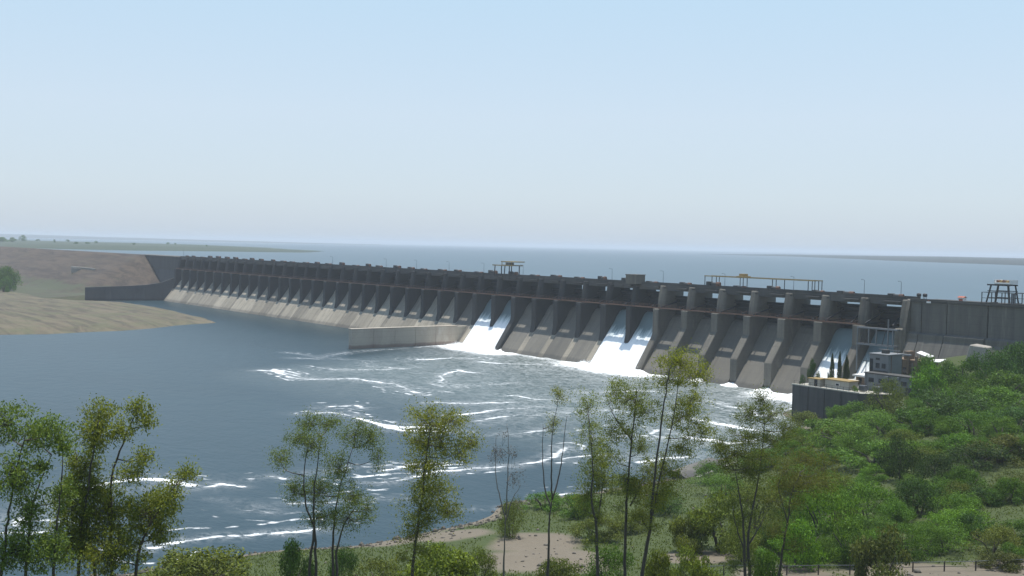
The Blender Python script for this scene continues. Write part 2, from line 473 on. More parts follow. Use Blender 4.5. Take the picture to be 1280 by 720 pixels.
FOAM = [
([(-170.2, -126.1), (-161.2, -124.2), (-142.1, -126.9), (-131.9, -112.0), (-116.1, -109.0), (-104.0, -107.3), (-93.1, -110.6)], 1.5, 1.0),
([(-168.4, -122.4), (-157.8, -122.8), (-147.3, -122.5)], 2.0, 0.9),
([(-220.5, -92.7), (-211.3, -88.3), (-196.8, -86.9), (-184.9, -82.7)], 1.2, 0.6),
([(-201.9, -97.5), (-195.5, -91.1), (-208.3, -74.3), (-217.2, -53.3), (-222.9, -21.0)], 1.6, 0.75),
([(-174.5, -105.8), (-156.8, -104.7), (-152.6, -90.8), (-153.3, -75.1)], 1.2, 0.55),
([(-177.8, -81.4), (-163.1, -88.8), (-153.1, -80.4)], 1.2, 0.6),
([(-174.0, -60.3), (-176.2, -43.7), (-168.0, -33.7)], 2.2, 0.9),
([(-155.7, -42.5), (-137.6, -25.0), (-123.4, -20.9)], 2, 0.7),
([(-136.1, -63.6), (-128.1, -80.0), (-109.1, -91.2), (-101.2, -89.3), (-99.9, -69.1)], 1.5, 0.7),
([(-136.7, -64.9), (-128.0, -64.0)], 1.5, 0.8),
([(-116.1, -109.0), (-91.7, -100.3)], 1.5, 0.5),
([(-73.2, -116.9), (-65.6, -109.6), (-62.5, -97.4)], 1.6, 0.85),
([(-82.5, -149.8), (-81.8, -142.2), (-72.2, -140.4)], 1.2, 0.85),
([(-72.2, -155.1), (-68.7, -151.7), (-59.6, -151.9), (-48.8, -151.0), (-38.6, -150.1), (-31.8, -140.6)], 2.0, 1.0),
([(-48.8, -151.0), (-40.7, -146.6), (-38.2, -139.9)], 2.0, 0.9),
([(-50.8, -122.6), (-51.3, -106.0), (-49.3, -96.1)], 2.2, 0.6),
([(-38.8, -128.4), (-41.1, -111.0), (-37.9, -99.7), (-37.9, -82.0)], 2.5, 0.6),
([(-28.9, -142.5), (-21.2, -133.7), (-17.0, -119.6)], 1.6, 0.6),
([(10.3, -183.5), (10.4, -176.4), (9.3, -168.1), (10.1, -160.7), (12.2, -154.1), (10.8, -146.7), (7.1, -139.3), (-3.2, -128.4)], 1.8, 1.0),
([(0.8, -176.0), (1.4, -168.8), (4.2, -162.6)], 1.5, 0.8),
([(-4.8, -201.3), (-5.1, -197.5), (-1.3, -195.5)], 1.3, 0.7),
([(-5.3, -189.1), (-4.6, -180.4), (-2.7, -174.0)], 1.4, 0.7),
([(-5.9, -215.2), (-5.8, -209.8), (-1.2, -206.2)], 1.2, 0.8),
([(5.0, -217.2), (12.8, -213.8)], 1.2, 0.4),
([(18.8, -195.1), (23.8, -188.2), (27.9, -180.5)], 1.0, 0.55),
([(15.0, -210.3), (18.3, -202.8), (19.1, -196.9)], 1.0, 0.5),
([(13.9, -214.2), (19.9, -213.3)], 1.2, 0.6),
([(30.8, -235.3), (29.5, -230.0), (31.1, -224.9), (33.4, -218.7), (33.3, -212.5)], 1.3, 1.0),
([(10.0, -251.7), (11.9, -248.7), (15.3, -246.1)], 1.2, 0.9),
([(7.4, -247.7), (1.4, -242.5), (-13.7, -235.2), (-14.9, -227.0), (-11.0, -219.4), (-8.3, -215.0)], 3.2, 0.7),
([(5.5, -246.0), (6.8, -242.0), (12.7, -239.3)], 2.0, 0.6),
([(35.6, -184.1), (36.7, -178.0), (38.4, -174.0)], 0.9, 0.5),
([(37.7, -162.4), (36.8, -153.8), (38.2, -149.0)], 1.0, 0.6),
([(45.6, -187.7), (44.7, -182.2)], 0.8, 0.8),
([(11.5, -140.7), (10.3, -130.5), (17.2, -122.5)], 2, 0.5),
([(-5.6, -111.4), (-5.8, -100.4), (5.9, -98.3)], 2.5, 0.7),
([(22.4, -127.5), (21.3, -119.2), (22.8, -113.2)], 2.2, 0.9),
([(-71.0, -65.6), (-66.5, -49.2), (-54.6, -43.1)], 2, 0.5),
([(-73.4, -89.2), (-59.6, -81.7), (-55.1, -66.5)], 2, 0.5),
([(-38.1, -42.6), (-27.5, -47.2), (-18.4, -47.1), (-8.0, -52.5)], 2.4, 0.8),
([(-17.0, -68.5), (-4.1, -73.0), (10.8, -71.8)], 3.0, 0.7),
([(4.5, -94.1), (16.2, -95.5), (19.0, -84.6)], 3.0, 0.8),
([(-34.4, -17.3), (-25.2, -19.0), (-11.4, -34.4), (-4.0, -45.4)], 3.5, 1.2),
]
def river_z(X, Y):
    return (fbm(X, Y, 6.0, 3, 3) - 0.5) * 0.55 * churn(X, Y, None)
def churn(X, Y, Z):
    a = np.clip((Y + 155 + 25 * (fbm(X, Y, 60, 8, 3) - .5)) / 60, 0, 1)
    b = np.clip((X + 205 + 0.35 * (Y + 60) + 20 * (fbm(X, Y, 40, 9, 3) - .5)) / 40, 0, 1)
    c = np.clip((X - 60) / -40, 0, 1)
    return a * b * c
def foam_fields(X, Y):
    # jitter the coordinates so that streaks wander and fray
    WX = X + (fbm(X, Y, 20.0, 21, 4) - .5) * 12; WY = Y + (fbm(X, Y, 20.0, 22, 4) - .5) * 12
    core = np.zeros(X.shape); lace = np.zeros(X.shape)
    BR = np.clip((fbm(X, Y, 17.0, 23, 4) - .22) * 2.4, 0.42, 1.2)
    V2 = fbm(X, Y, 16.0, 24, 3); V3 = fbm(X, Y, 20.0, 25, 3)
    for pts, w, a in FOAM:
        d = seg_dist(WX, WY, pts)
        if pts[0][1] < -160: w = w * .72
        core = np.maximum(core, a * np.exp(-(d / (0.44 * w)) ** 2) * BR)
        # thinner threads drawn out beside the main streak
        for off, vv in ((1.6 + 1.3 * w, V2), (3.6 + 1.8 * w, V3)):
            core = np.maximum(core, 0.62 * a * np.exp(-((d - off * (0.4 + 1.2 * vv)) / 0.36) ** 2) * np.clip((vv - .52) * 6, 0, 1))
        lace = np.maximum(lace, a * np.exp(-(d / (2.8 * w)) ** 2))
    for x0, x1 in ((-133, -102), (-222, -189), (-31, 4)):
        d = seg_dist(WX, WY, [(x0, -8), (x1, -8)])
        core = np.maximum(core, 0.95 * np.exp(-(d / 10.0) ** 2) + 0.30 * np.exp(-(d / 24.0) ** 2))
        lace = np.maximum(lace, np.exp(-(d / 34.0) ** 2))
    d = seg_dist(WX, WY, [(-222, -8), (-98, -8)])
    core = np.maximum(core, 0.34 * np.exp(-(d / 6.0) ** 2)); lace = np.maximum(lace, 0.8 * np.exp(-(d / 16.0) ** 2))
    return core, lace
FF = {}
def foam(X, Y, Z):
    FF['c'], FF['l'] = foam_fields(X, Y)
    return FF['c']
def lace(X, Y, Z):
    return FF['l']
xs = np.concatenate([np.arange(-1600, -340, 60.0), np.arange(-340, 95, 1.05), np.arange(96, 420, 40.0)])
ys = np.concatenate([np.arange(-1500, -300, 60.0), np.arange(-290, -1.5, 1.05)])
tag(mesh_obj('river', grid_mesh('river', xs, ys, river_z, {'foam': foam, 'lace': lace, 'churn': churn}), M['river']), kind='structure')

# right bank: a smooth surface through surveyed points
CTRL = [(191.1, -291.0, 43.2), (154.8, -338.8, 42), (233.4, -235.3, 44), (102.5, -374.4, 36), (254.8, -339.4, 46), (159.2, -266.8, 31), (141.1, -290.7, 31), (177.4, -242.9, 31.5), (213.6, -195.1, 34), (127.4, -242.6, 19), (100.1, -278.4, 18.5), (154.6, -206.8, 19.5), (187.8, -163.0, 24), (67.2, -272.2, 6.5), (91.4, -240.4, 9.5), (114.0, -207.3, 9.5), (132.1, -183.4, 10), (156.3, -151.6, 16), (64.9, -308.2, 12), (87.5, -212.3, 5.5), (102.7, -192.4, 6.2), (119.4, -173.7, 7.6), (134.5, -153.8, 9), (63.7, -194.2, 3), (78.8, -174.3, 3.6), (93.9, -154.4, 5.5), (112.0, -130.5, 9), (53.9, -149.1, 2.2), (62.0, -130.2, 4), (74.1, -114.3, 7.5), (88.1, -96.0, 11), (110.4, -66.5, 17), (36.2, -98.0, 3.0), (51.4, -78.1, 7), (67.7, -56.6, 12.5), (90.7, -26.4, 18), (17.5, -64.9, 3), (29.6, -49.0, 8), (34.6, -34.0, 11.5), (46.7, -18.1, 14.5), (64.9, 5.8, 19), (44.0, 27.9, 22), (16.8, -7.9, 16), (6.6, -37.8, 9.5)]
SHORE = [(42.4, -267.8), (39.4, -258.1), (42.7, -238.3), (42.3, -221.5), (46.2, -208.9), (46.1, -198.8), (43.3, -184.4), (36.4, -173.9), (38.7, -163.2), (38.4, -151.2), (35.0, -126.0), (28.6, -96.0), (21.2, -72.3), (13.2, -50.6)]
CTRL += [(x, y, 0.0) for x, y in SHORE] + [(x - 9, y - 3, -2.2) for x, y in SHORE[1:]] + \
        [(-20, -250, -5), (-20, -150, -6), (-25, -80, -6), (20, -300, -2), (0, -20, 4), (300, -250, 50), (300, -100, 46), (200, -60, 34), (250, 20, 38),
         (120, 20, 31), (100, 60, 33), (200, 80, 36), (40, 60, 26), (0, 50, 20), (-40, 0, -5), (250, -420, 48), (120, -440, 30), (40, -420, 6), (320, -380, 50)]
CTRL = np.array(CTRL, float)
def tps_fit(P):
    n = len(P); d2 = ((P[:, None, :2] - P[None, :, :2]) ** 2).sum(-1)
    K = 0.5 * d2 * np.log(d2 + 1e-9) + np.eye(n) * 40.0
    A = np.zeros((n + 3, n + 3)); A[:n, :n] = K; A[:n, n] = 1; A[:n, n + 1:] = P[:, :2]; A[n:, :n] = A[:n, n:].T
    return np.linalg.solve(A, np.concatenate([P[:, 2], np.zeros(3)]))
TPS = tps_fit(CTRL)
def bank_z(X, Y, rough=True):
    X = np.asarray(X, float); Y = np.asarray(Y, float)
    sh = X.shape; x, y = X.ravel(), Y.ravel(); out = np.empty(x.shape)
    for i in range(0, len(x), 20000):
        a, b = x[i:i + 20000], y[i:i + 20000]
        d2 = (a[:, None] - CTRL[None, :, 0]) ** 2 + (b[:, None] - CTRL[None, :, 1]) ** 2
        out[i:i + 20000] = (0.5 * d2 * np.log(d2 + 1e-9)) @ TPS[:len(CTRL)] + TPS[-3] + TPS[-2] * a + TPS[-1] * b
    z = out.reshape(sh)
    if rough:
        z = z + (fbm(X, Y, 14.0, 31, 4) - .5) * 1.4 * np.clip(z / 3, 0.5, 1)
    return z
SAND = [((80, -200), 9), ((70, -194), 7), ((91, -183), 5), ((116, -172), 8), ((126, -160), 8), ((106, -184), 6), ((55, -198), 6), ((26, -70), 9), ((34, -78), 6), ((48, -205), 6)]
def grass(X, Y, Z):
    g = np.full(X.shape, 0.92)
    for (x, y), r in SAND:
        g = np.minimum(g, np.clip(np.hypot(X - x, Y - y) / r - 0.45, -0.2, 0.92))
    g = np.minimum(g, np.clip(Z / 1.5, 0.0, 0.92) + 0.12)
    return g
bx = np.arange(-60, 330.1, 2.0); by = np.arange(-430, 80.1, 2.0)
tag(mesh_obj('river_bank', grid_mesh('river_bank', bx, by, bank_z, {'grass': grass}, keep=lambda X, Y, Z: (Z > -3) & ~((Y > 1) & (X < 100))), M['bank']), kind='structure')

# left bank: earth embankment running on from the masonry, and the sandbar at its foot
def emb_z(X, Y):
    d = np.hypot(np.maximum(0, X + 676) * 0.97, np.maximum(0, -Y))
    z = 32.3 - d / 2.05 - np.maximum(0, Y - 9) / 2.5
    z = np.maximum(z, 4.0 - np.maximum(0, -Y - 55) / 14)
    z = z + (fbm(X, Y, 30, 41, 4) - .5) * 1.2 * np.clip((32.3 - z) / 4, 0, 1)
    wing = -606 + 0.17 * Y
    return np.where((X > wing) & (Y < 1), -5.0, np.where(Y < -150, np.minimum(z, -5), z))
def emb_grass(X, Y, Z):
    return np.where(Z < 9, 0.62, 0.30) + 0.25 * np.exp(-((X + 735) ** 2 + (Y + 60) ** 2) / 900)
ex = np.concatenate([np.arange(-6000, -1300, 200.0), np.arange(-1300, -596, 4.0)])
ey = np.concatenate([np.arange(-160, 12, 4.0), np.array([16, 30, 60, 120.0])])
tag(mesh_obj('embankment', grid_mesh('embankment', ex, ey, emb_z, {'grass': emb_grass}), M['embank']), kind='structure')

SPIT = [(-349.4, -174.1), (-345.9, -154.1), (-351.9, -119.0), (-364.3, -94.9), (-379.3, -72.3), (-385.6, -55.5), (-423.6, -48.2), (-491.8, -42.3), (-554.6, -38.8), (-596.3, -41.8),
        (-612, -62), (-650, -60), (-1400, -60), (-1400, -600), (-420, -600), (-352, -260)]
def spit_z(X, Y):
    d = signed(X, Y, SPIT) + (fbm(X, Y, 22, 51, 4) - .5) * 5
    return np.where(d > 0, np.minimum(d * 0.09, 1.5 + d * 0.012), d * 0.12) + (fbm(X, Y, 12, 52, 4) - .5) * 0.5 * np.clip(d / 6, 0, 1)
sx_ = np.concatenate([np.arange(-1400, -760, 40.0), np.arange(-760, -335, 2.5)]); sy_ = np.concatenate([np.arange(-600, -210, 30.0), np.arange(-200, -34, 2.5)])
tag(mesh_obj('sandbar', grid_mesh('sandbar', sx_, sy_, spit_z, keep=lambda X, Y, Z: Z > -1), M['spit']), kind='structure')

# land across the reservoir
PEN = [(-1430, 500), (-1678.9, 672.9), (-2392.6, 884.3), (-2877.9, 883.4), (-3044.6, 731.8), (-3400, 650), (-5200, 560), (-5200, 30), (-1700, 30), (-1400, 140), (-1349, 229), (-1397, 329), (-1412, 438)]
def pen_z(X, Y):
    d = signed(X, Y, PEN) + (fbm(X, Y, 160, 61, 3) - .5) * 60
    return 27.6 + np.clip(d * 0.02, -2, 2.6) + np.clip(d, 0, 200) / 200 * fbm(X, Y, 180, 62, 3) * 2.5
tag(mesh_obj('headland', grid_mesh('headland', np.arange(-5200, -1290, 22.0), np.arange(20, 960, 22.0), pen_z, keep=lambda X, Y, Z: Z > 26.5), M['far']), kind='structure')

def far_range(name, l0, l1, d0, d1, top, seed):
    """a low range of hills between two bearings, from the near to the far shore"""
    ls = np.linspace(l0, l1, 160); ds = np.linspace(0, 1, 24)
    Lg, Tg = np.meshgrid(ls, ds)
    Dg = d0(Lg) + Tg * (d1(Lg) - d0(Lg))
    X = CAM.x + Dg * (-math.cos(YAW) + Lg * math.sin(YAW)); Y = CAM.y + Dg * (math.sin(YAW) + Lg * math.cos(YAW))
    s = np.sin(np.clip(Tg * 1.25, 0, 1) * math.pi / 2)
    Z = 27.2 + s * top(Lg) * (0.55 + 0.6 * fbm(X, Y, 900, seed, 4))
    ny, nx = X.shape; idx = np.arange(nx * ny).reshape(ny, nx)
    q = np.stack([idx[:-1, :-1], idx[:-1, 1:], idx[1:, 1:], idx[1:, :-1]], -1).reshape(-1, 4)
    return tag(mesh_obj(name, np_mesh(name, np.stack([X, Y, Z], -1).reshape(-1, 3), quads=q, smooth=True), M['far_wood']), kind='structure')
far_range('hills', -0.75, -0.12, lambda l: 8200 + 0 * l, lambda l: 11500 + 0 * l, lambda l: np.clip(-(l + 0.13) * 95, 1.5, 34), 71)
far_range('far_shore', 0.17, 0.95, lambda l: np.interp(l, [0.17, 0.25, 0.335, 0.39, 0.466, 0.95], [4200, 4000, 2850, 2450, 2150, 1500]),
          lambda l: np.interp(l, [0.17, 0.25, 0.466, 0.95], [4500, 5200, 4600, 4000]), lambda l: np.clip((l - 0.17) * 60, 0.6, 14), 72)
# ------------------------------------------------------------------ the dam
P, NB = 14.68, 41
HALF = 1.5
WHITE = {7, 8, 13, 14}
SHADED_FLOW = {0, 1}
dam = tag(empty('dam', (0, 0, 0)), 'long grey concrete dam with forty-odd spillway gates across the river', 'dam')

def chute_z(y):
    return 1.28 * (y + 8)
OGEE = [(12, 19.6), (10.5, 20.75), (9.0, 21.0), (7.5, 20.3), (6.0, 18.5), (4.5, 16.0), (0, chute_z(0)), (-4, chute_z(-4)), (-8, 0), (-11.5, chute_z(-11.5))]
def pier_mesh(kind, mat):
    up_ = [(12.6, -4), (12.6, 32.0), (3.0, 32.0), (2.95, 31.2), (2.6, 29.0), (2.1, 26.3), (1.85, 24.6), (1.8, 23.95)]
    if kind == 'tall':
        low = [(-0.4, 23.4), (-0.4, 17.0), (-0.9, 16.4), (-6.2, 9.2), (-6.4, 8.9), (-6.5, -4)]
    elif kind == 'mid':
        low = [(-0.4, 23.4), (-0.4, 14.0), (-0.8, 13.0), (-8.4, 1.9), (-9.6, -0.6), (-9.8, -4)]
    else:
        low = [(-0.4, 23.4), (-0.4, 12.2), (-0.7, 11.2), (-1.2, chute_z(-1.2) - 0.3), (-1.2, -4)]
    pts = [(12.5, -4), (12.5, 31.0), (3.6, 31.0), (3.6, 23.4)] + low
    m = MB().prism_x(pts, -HALF, HALF)
    return m.mesh('pier', mat, bevel=0.38)
def pier_head(mat):
    lev = [(23.5, 1.80), (24.6, 1.82), (26.3, 1.95), (28.4, 2.3), (30.6, 2.75), (31.6, 2.95), (32.0, 3.25)]
    hw = 1.85; v, f = [], []
    for z, y0 in lev:
        ring = [(hw, 12.6), (hw, y0 + 1.5)] + [(hw * math.cos(t), y0 + 1.5 - 1.5 * math.sin(t)) for t in np.linspace(.35, math.pi - .35, 7)] + [(-hw, y0 + 1.5), (-hw, 12.6)]
        if z == 32.0: ring = [(x * .93, y) for x, y in ring]
        v += [(x, y, z) for x, y in ring]
    n = 11
    for k in range(len(lev) - 1):
        for j in range(n):
            a, b = k * n + j, k * n + (j + 1) % n
            f.append((b, a, a + n, b + n))
    f.append(tuple(range(n))); f.append(tuple((len(lev) - 1) * n + j for j in reversed(range(n))))
    m = MB(); m.v, m.f = v, f
    return m.mesh('pier_head', mat)
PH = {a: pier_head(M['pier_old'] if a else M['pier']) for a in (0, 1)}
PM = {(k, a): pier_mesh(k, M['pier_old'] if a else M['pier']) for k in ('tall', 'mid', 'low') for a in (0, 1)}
for i in range(NB + 1):
    k = 'tall' if 1 <= i <= 6 else ('mid' if i in (0, 7, 13) else 'low')
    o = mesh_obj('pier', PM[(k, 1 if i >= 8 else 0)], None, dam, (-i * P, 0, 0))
    mesh_obj('pier_head', PH[1 if i >= 8 else 0], None, o)

# chute floors: one slab object per bay, with a construction joint down some of them
w = P / 2 - HALF + 0.08
slab_mesh = {m: MB().prism_x(OGEE + [(-11.5, -5), (12, -5)], -w, w).mesh('chute_slab', M[m]) for m in ('chute', 'chute_wet')}
def bay_x(b): return -(b + 0.5) * P
for b in range(NB):
    mesh_obj('chute_slab', slab_mesh['chute_wet' if b < 16 else 'chute'], None, dam, (bay_x(b), 0, 0))

# the strip of facing that carries each low pier down the slope
strip = MB().prism_x([(-0.2, chute_z(-0.2) + .07), (-11.5, chute_z(-11.5) + .07), (-11.5, -4.9), (-0.2, -4.9)], -HALF - .02, HALF + .02).mesh('facing_strip', M['chute'])
for i in range(NB + 1):
    if i >= 9 and i not in (13, 14):
        mesh_obj('facing_strip', strip, None, dam, (-i * P, 0, 0))

# radial gates: curved skin plate, ribs and arms
def gate_meshes():
    R_, cy, cz = 9.0, 0.5, 24.0
    A = [math.radians(a) for a in np.linspace(-19.4, 28.4, 9)]
    pts = [(cy + R_ * math.cos(a), cz + R_ * math.sin(a)) for a in A] + [(cy + (R_ - .22) * math.cos(a), cz + (R_ - .22) * math.sin(a)) for a in reversed(A)]
    plate = MB().prism_x(pts, -w - 0.02, w + 0.02).mesh('skin_plate', M['gate'])
    rib = MB()
    for a in (A[1], A[3], A[5], A[7]):
        y, z = cy + (R_ - .6) * math.cos(a), cz + (R_ - .6) * math.sin(a)
        rib.box(-w + .1, w - .1, y - .35, y + .35, z - .12, z + .12)
    arms = []
    for sx in (-3.6, 3.6):
        arm = MB()
        for a in (A[2], A[6]):
            arm.bar((sx * 1.35, cy, cz), (sx, cy + (R_ - .6) * math.cos(a), cz + (R_ - .6) * math.sin(a)), 0.4)
        arms.append(arm.mesh('arm', M['gate']))
    return plate, rib.mesh('rib', M['gate']), arms
gp, gr, ga = gate_meshes()
for b in range(NB):
    o = mesh_obj('gate', gp, None, dam, (bay_x(b), 0, 0))
    mesh_obj('rib', gr, None, o); 
    for a_ in ga: mesh_obj('arm', a_, None, o)
    if b in WHITE or b in SHADED_FLOW:
        T = Matrix.Translation((bay_x(b), 0.5, 24)) @ Matrix.Rotation(math.radians(9), 4, 'X') @ Matrix.Translation((0, -0.5, -24))
        o.matrix_local = T

# road deck over each bay, with an added ledge gapped to shape the sun patch below
def deck_mesh(hx0, hx1, u_shape):
    m = MB()
    W_ = P / 2 - HALF
    m.box(-W_, W_, 4.65, 10.8, 30.95, 31.95)           # road slab
    m.box(-W_, W_, 3.75, 4.65, 30.2, 31.98)           # front girder
    m.box(-W_, hx0, 2.1, 3.75, 31.0, 31.35); m.box(hx1, W_, 2.1, 3.75, 31.0, 31.35)   # ledge added to shade the chute, its gap leaves a sun patch
    if u_shape:
        c = (hx0 + hx1) / 2
        m.box(c - 1.3, c + 1.3, 3.1, 3.75, 30.95, 31.3)  # block added to notch the sun patch into a U
    for gy in (6.6, 9.2):
        m.box(-W_, W_, gy, gy + .4, 30.6, 30.95)
    return m.mesh('bridge_deck', M['deck'])
# the gap in the added ledge lies towards the far (left) side of each bay
d_a = deck_mesh(-P / 2 + 0.10 * P, -P / 2 + 0.50 * P, False)
d_b = deck_mesh(-P / 2 + 0.12 * P, -P / 2 + 0.72 * P, True)
par = MB().box(-P / 2, P / 2, 3.75, 3.97, 32.0, 32.72).box(-P / 2, P / 2, 3.68, 4.04, 32.72, 32.86)
for t in range(6):
    par.box(-P / 2 + t * P / 6, -P / 2 + t * P / 6 + .3, 3.69, 4.03, 32.0, 32.72)
par = par.mesh('parapet', M['deck'])
upar = MB().box(-P / 2, P / 2, 10.5, 10.75, 31.97, 32.8).mesh('parapet', M['deck'])
wk = MB().box(-P / 2, P / 2, 0.7, 1.72, 23.42, 23.62).box(-P / 2, P / 2, 0.62, 0.8, 23.42, 23.95).box(-P / 2, P / 2, 1.6, 1.74, 23.43, 23.8).mesh('walkway', M['rust'])
rl = MB()
for t in range(7):
    x = -P / 2 + (t + .5) * P / 7
    rl.box(x - .035, x + .035, 0.66, 0.73, 23.95, 24.85)
rl.box(-P / 2, P / 2, 0.66, 0.72, 24.8, 24.86).box(-P / 2, P / 2, 0.66, 0.72, 24.35, 24.39)
rl = rl.mesh('railing', M['rust'])
for b in range(NB):
    mesh_obj('bridge_deck', d_b if b in WHITE else d_a, None, dam, (bay_x(b), 0, 0))
    mesh_obj('parapet', par, None, dam, (bay_x(b), 0, 0)); mesh_obj('parapet', upar, None, dam, (bay_x(b), 0, 0))
    if b >= 1:
        o = mesh_obj('walkway', wk, None, dam, (bay_x(b), 0, 0)); mesh_obj('railing', rl, None, o)

# non-overflow monoliths at both ends, joints recessed between them
JOINTS = [2.4, 6.1, 14.3, 26.8, 39.5, 52, 65, 78, 91, 104]
prof = [(16, 2), (16, 31.6), (2.0, 31.6), (2.0, 22.6), (0.4, 22.2), (0.4, 20.6), (-5.5, 8), (-5.5, 2)]
for k in range(len(JOINTS) - 1):
    dy = 0.10 * ((k * 7) % 3)
    MB().prism_x([(y - dy if y < 10 else y, z) for y, z in prof], JOINTS[k] + 0.12, JOINTS[k + 1] - 0.12).obj('monolith', M['wall'], dam, bevel=0.06)
    MB().box(JOINTS[k], JOINTS[k + 1] - 0.02, 1.5, 16.2, 31.6, 32.15).box(JOINTS[k], JOINTS[k + 1] - 0.02, 1.6, 1.85, 32.15, 32.6).obj('coping', M['deck'], dam, bevel=0.04)
MB().box(JOINTS[0] + .2, JOINTS[-1] - .2, 2.6, 15, 3, 31.4).obj('joint_core', M['wall_dark'], dam)
MB().prism_x([(16, -3), (16, 32.0), (1.8, 32.0), (0.8, 29), (-0.3, 24), (-0.3, -3)], 1.4, 2.5).obj('end_block', M['pier'], dam, bevel=0.05)
LJ = [-603.6, -622, -641, -660, -679, -698]
for k in range(len(LJ) - 1):
    MB().prism_x([(16, -3), (16, 31.8), (2.6, 31.8), (2.6, 22), (0, 14), (0, -3)], LJ[k + 1] + 0.1, LJ[k] - 0.1).obj('monolith', M['wall_dark'], dam, bevel=0.05)
    MB().box(LJ[k + 1], LJ[k] - 0.02, 2.2, 16.1, 31.8, 32.5).obj('coping', M['wall'], dam)
# raised hoist room on one pier
MB().box(-P * 8 - 2.9, -P * 8 + 2.9, 0.7, 5.5, 32.02, 35.45).box(-P * 8 - 3.1, -P * 8 + 3.1, 0.45, 5.7, 35.45, 35.7).obj('hoist_room', M['pier'], dam, bevel=0.05)

# ------------------------------------------------------------------ falling water and the boil at the toe
def falls(b, seed, lift=0.45, name='falling_water'):
    nx, ny = 56, 60
    wl = w + 1.45 if (b in WHITE and b - 1 not in WHITE) or b == 0 else w     # sheets join below the pier between two open bays
    wr = w + 1.45 if b in WHITE and b - 1 in WHITE else w
    us = np.linspace(-wl + .03, wr - .03, nx); vs = np.linspace(8.6, -10.5, ny)
    X, Y = np.meshgrid(us, vs)
    oy = np.array([p[0] for p in OGEE])[::-1]; oz = np.array([p[1] for p in OGEE])[::-1]
    Z = np.interp(Y, oy, oz) + lift + (fbm(X + seed * 31, Y * 0.25, 1.2, seed, 4) - .5) * 0.55 * np.clip((9 - Y) / 9, 0, 1)
    edge = np.minimum(X + w, w - X) if wl == wr else np.minimum(X + wl, wr - X)
    Z = Z - 3.0 * ((np.abs(X) > w) & (Y > -1.0))
    Z = Z + 0.12 - 0.45 * np.exp(-edge / 0.5)
    idx = np.arange(nx * ny).reshape(ny, nx)
    q = np.stack([idx[:-1, :-1], idx[1:, :-1], idx[1:, 1:], idx[:-1, 1:]], -1).reshape(-1, 4)
    o = mesh_obj(name, np_mesh(name, np.stack([X, Y, Z], -1).reshape(-1, 3), quads=q, smooth=True), M['falls'], None, (bay_x(b), 0, 0))
    return tag(o, kind='structure')
for b in sorted(WHITE | SHADED_FLOW):
    falls(b, 100 + b)
def boil(x0, x1, seed, reach=11.0):
    xs_ = np.arange(x0 - 6, x1 + 6, 0.6); ys_ = np.arange(-8 - reach - 6, -6.5, 0.6)
    def z(X, Y):
        d = np.clip((Y + 8 + reach) / reach, 0, 1.3); e = np.clip(np.minimum(X - x0 + 5, x1 + 5 - X) / 5, 0, 1)
        return -0.35 + 1.5 * d * e * (0.25 + 1.1 * fbm(X, Y, 3.2, seed, 4)) + 0.5 * (fbm(X, Y, 1.3, seed + 1, 3) - .5) * d * e
    return tag(mesh_obj('boiling_water', grid_mesh('boiling_water', xs_, ys_, z, keep=lambda X, Y, Z: Z > -0.05), M['falls']), kind='structure')
boil(-133.5, -101.5, 201); boil(-221.5, -189.5, 202); boil(-30.5, 0, 203)
def spray(x0, x1, y0, n, hgt, seed):
    rng = np.random.default_rng(seed)
    x = rng.uniform(x0, x1, n); t = rng.random(n)
    y = y0 - rng.gamma(2.0, 1.6, n); z = hgt * rng.beta(1.1, 3.2, n) * np.exp(-np.abs(y - y0) / 6) + .3
    c = np.stack([x, y, z], 1); a = rng.normal(size=(n, 3)); a /= np.linalg.norm(a, axis=1, keepdims=True)
    b = np.cross(a, rng.normal(size=(n, 3))); b /= np.linalg.norm(b, axis=1, keepdims=True)
    r = rng.uniform(.03, .12, n)[:, None]
    v = np.stack([c - a * r, c + b * r, c + a * r, c - b * r], 1).reshape(-1, 3)
    o = mesh_obj('spray', np_mesh('spray', v, quads=np.arange(n * 4).reshape(-1, 4)), M['falls'])
    return tag(o, 'white spray flying where the falling water hits the river', 'spray', kind='stuff')
spray(-133, -102, -8.5, 9000, 2.6, 231); spray(-221, -190, -8.5, 9000, 2.6, 232); spray(-30, -1, -8.5, 7000, 2.2, 233)
for i in (2, 3, 4, 5):
    boil(-i * P - 0.3, -i * P + 0.3, 210 + i, 3.0)

# ------------------------------------------------------------------ walls standing off the dam
dw = tag(empty('divide_wall', (-224.4, -8, 0)), 'straight grey concrete divide wall running out from the dam beside the left white chutes', 'wall')
dx = np.linspace(0.0, -53.8, 6)
for k in range(5):
    MB().box(-1.6, 1.1, dx[k + 1] + .04, dx[k] - .04, -4, 8.35).obj('wall_panel', M['divide'], dw, bevel=0.06)
MB().box(-1.75, 1.22, -53.95, 1.0, 8.35, 8.7).obj('coping', M['divide'], dw)
MB().box(-1.5, 1.0, -1, 6.5, -4, 8.3).obj('wall_root', M['divide'], dw)

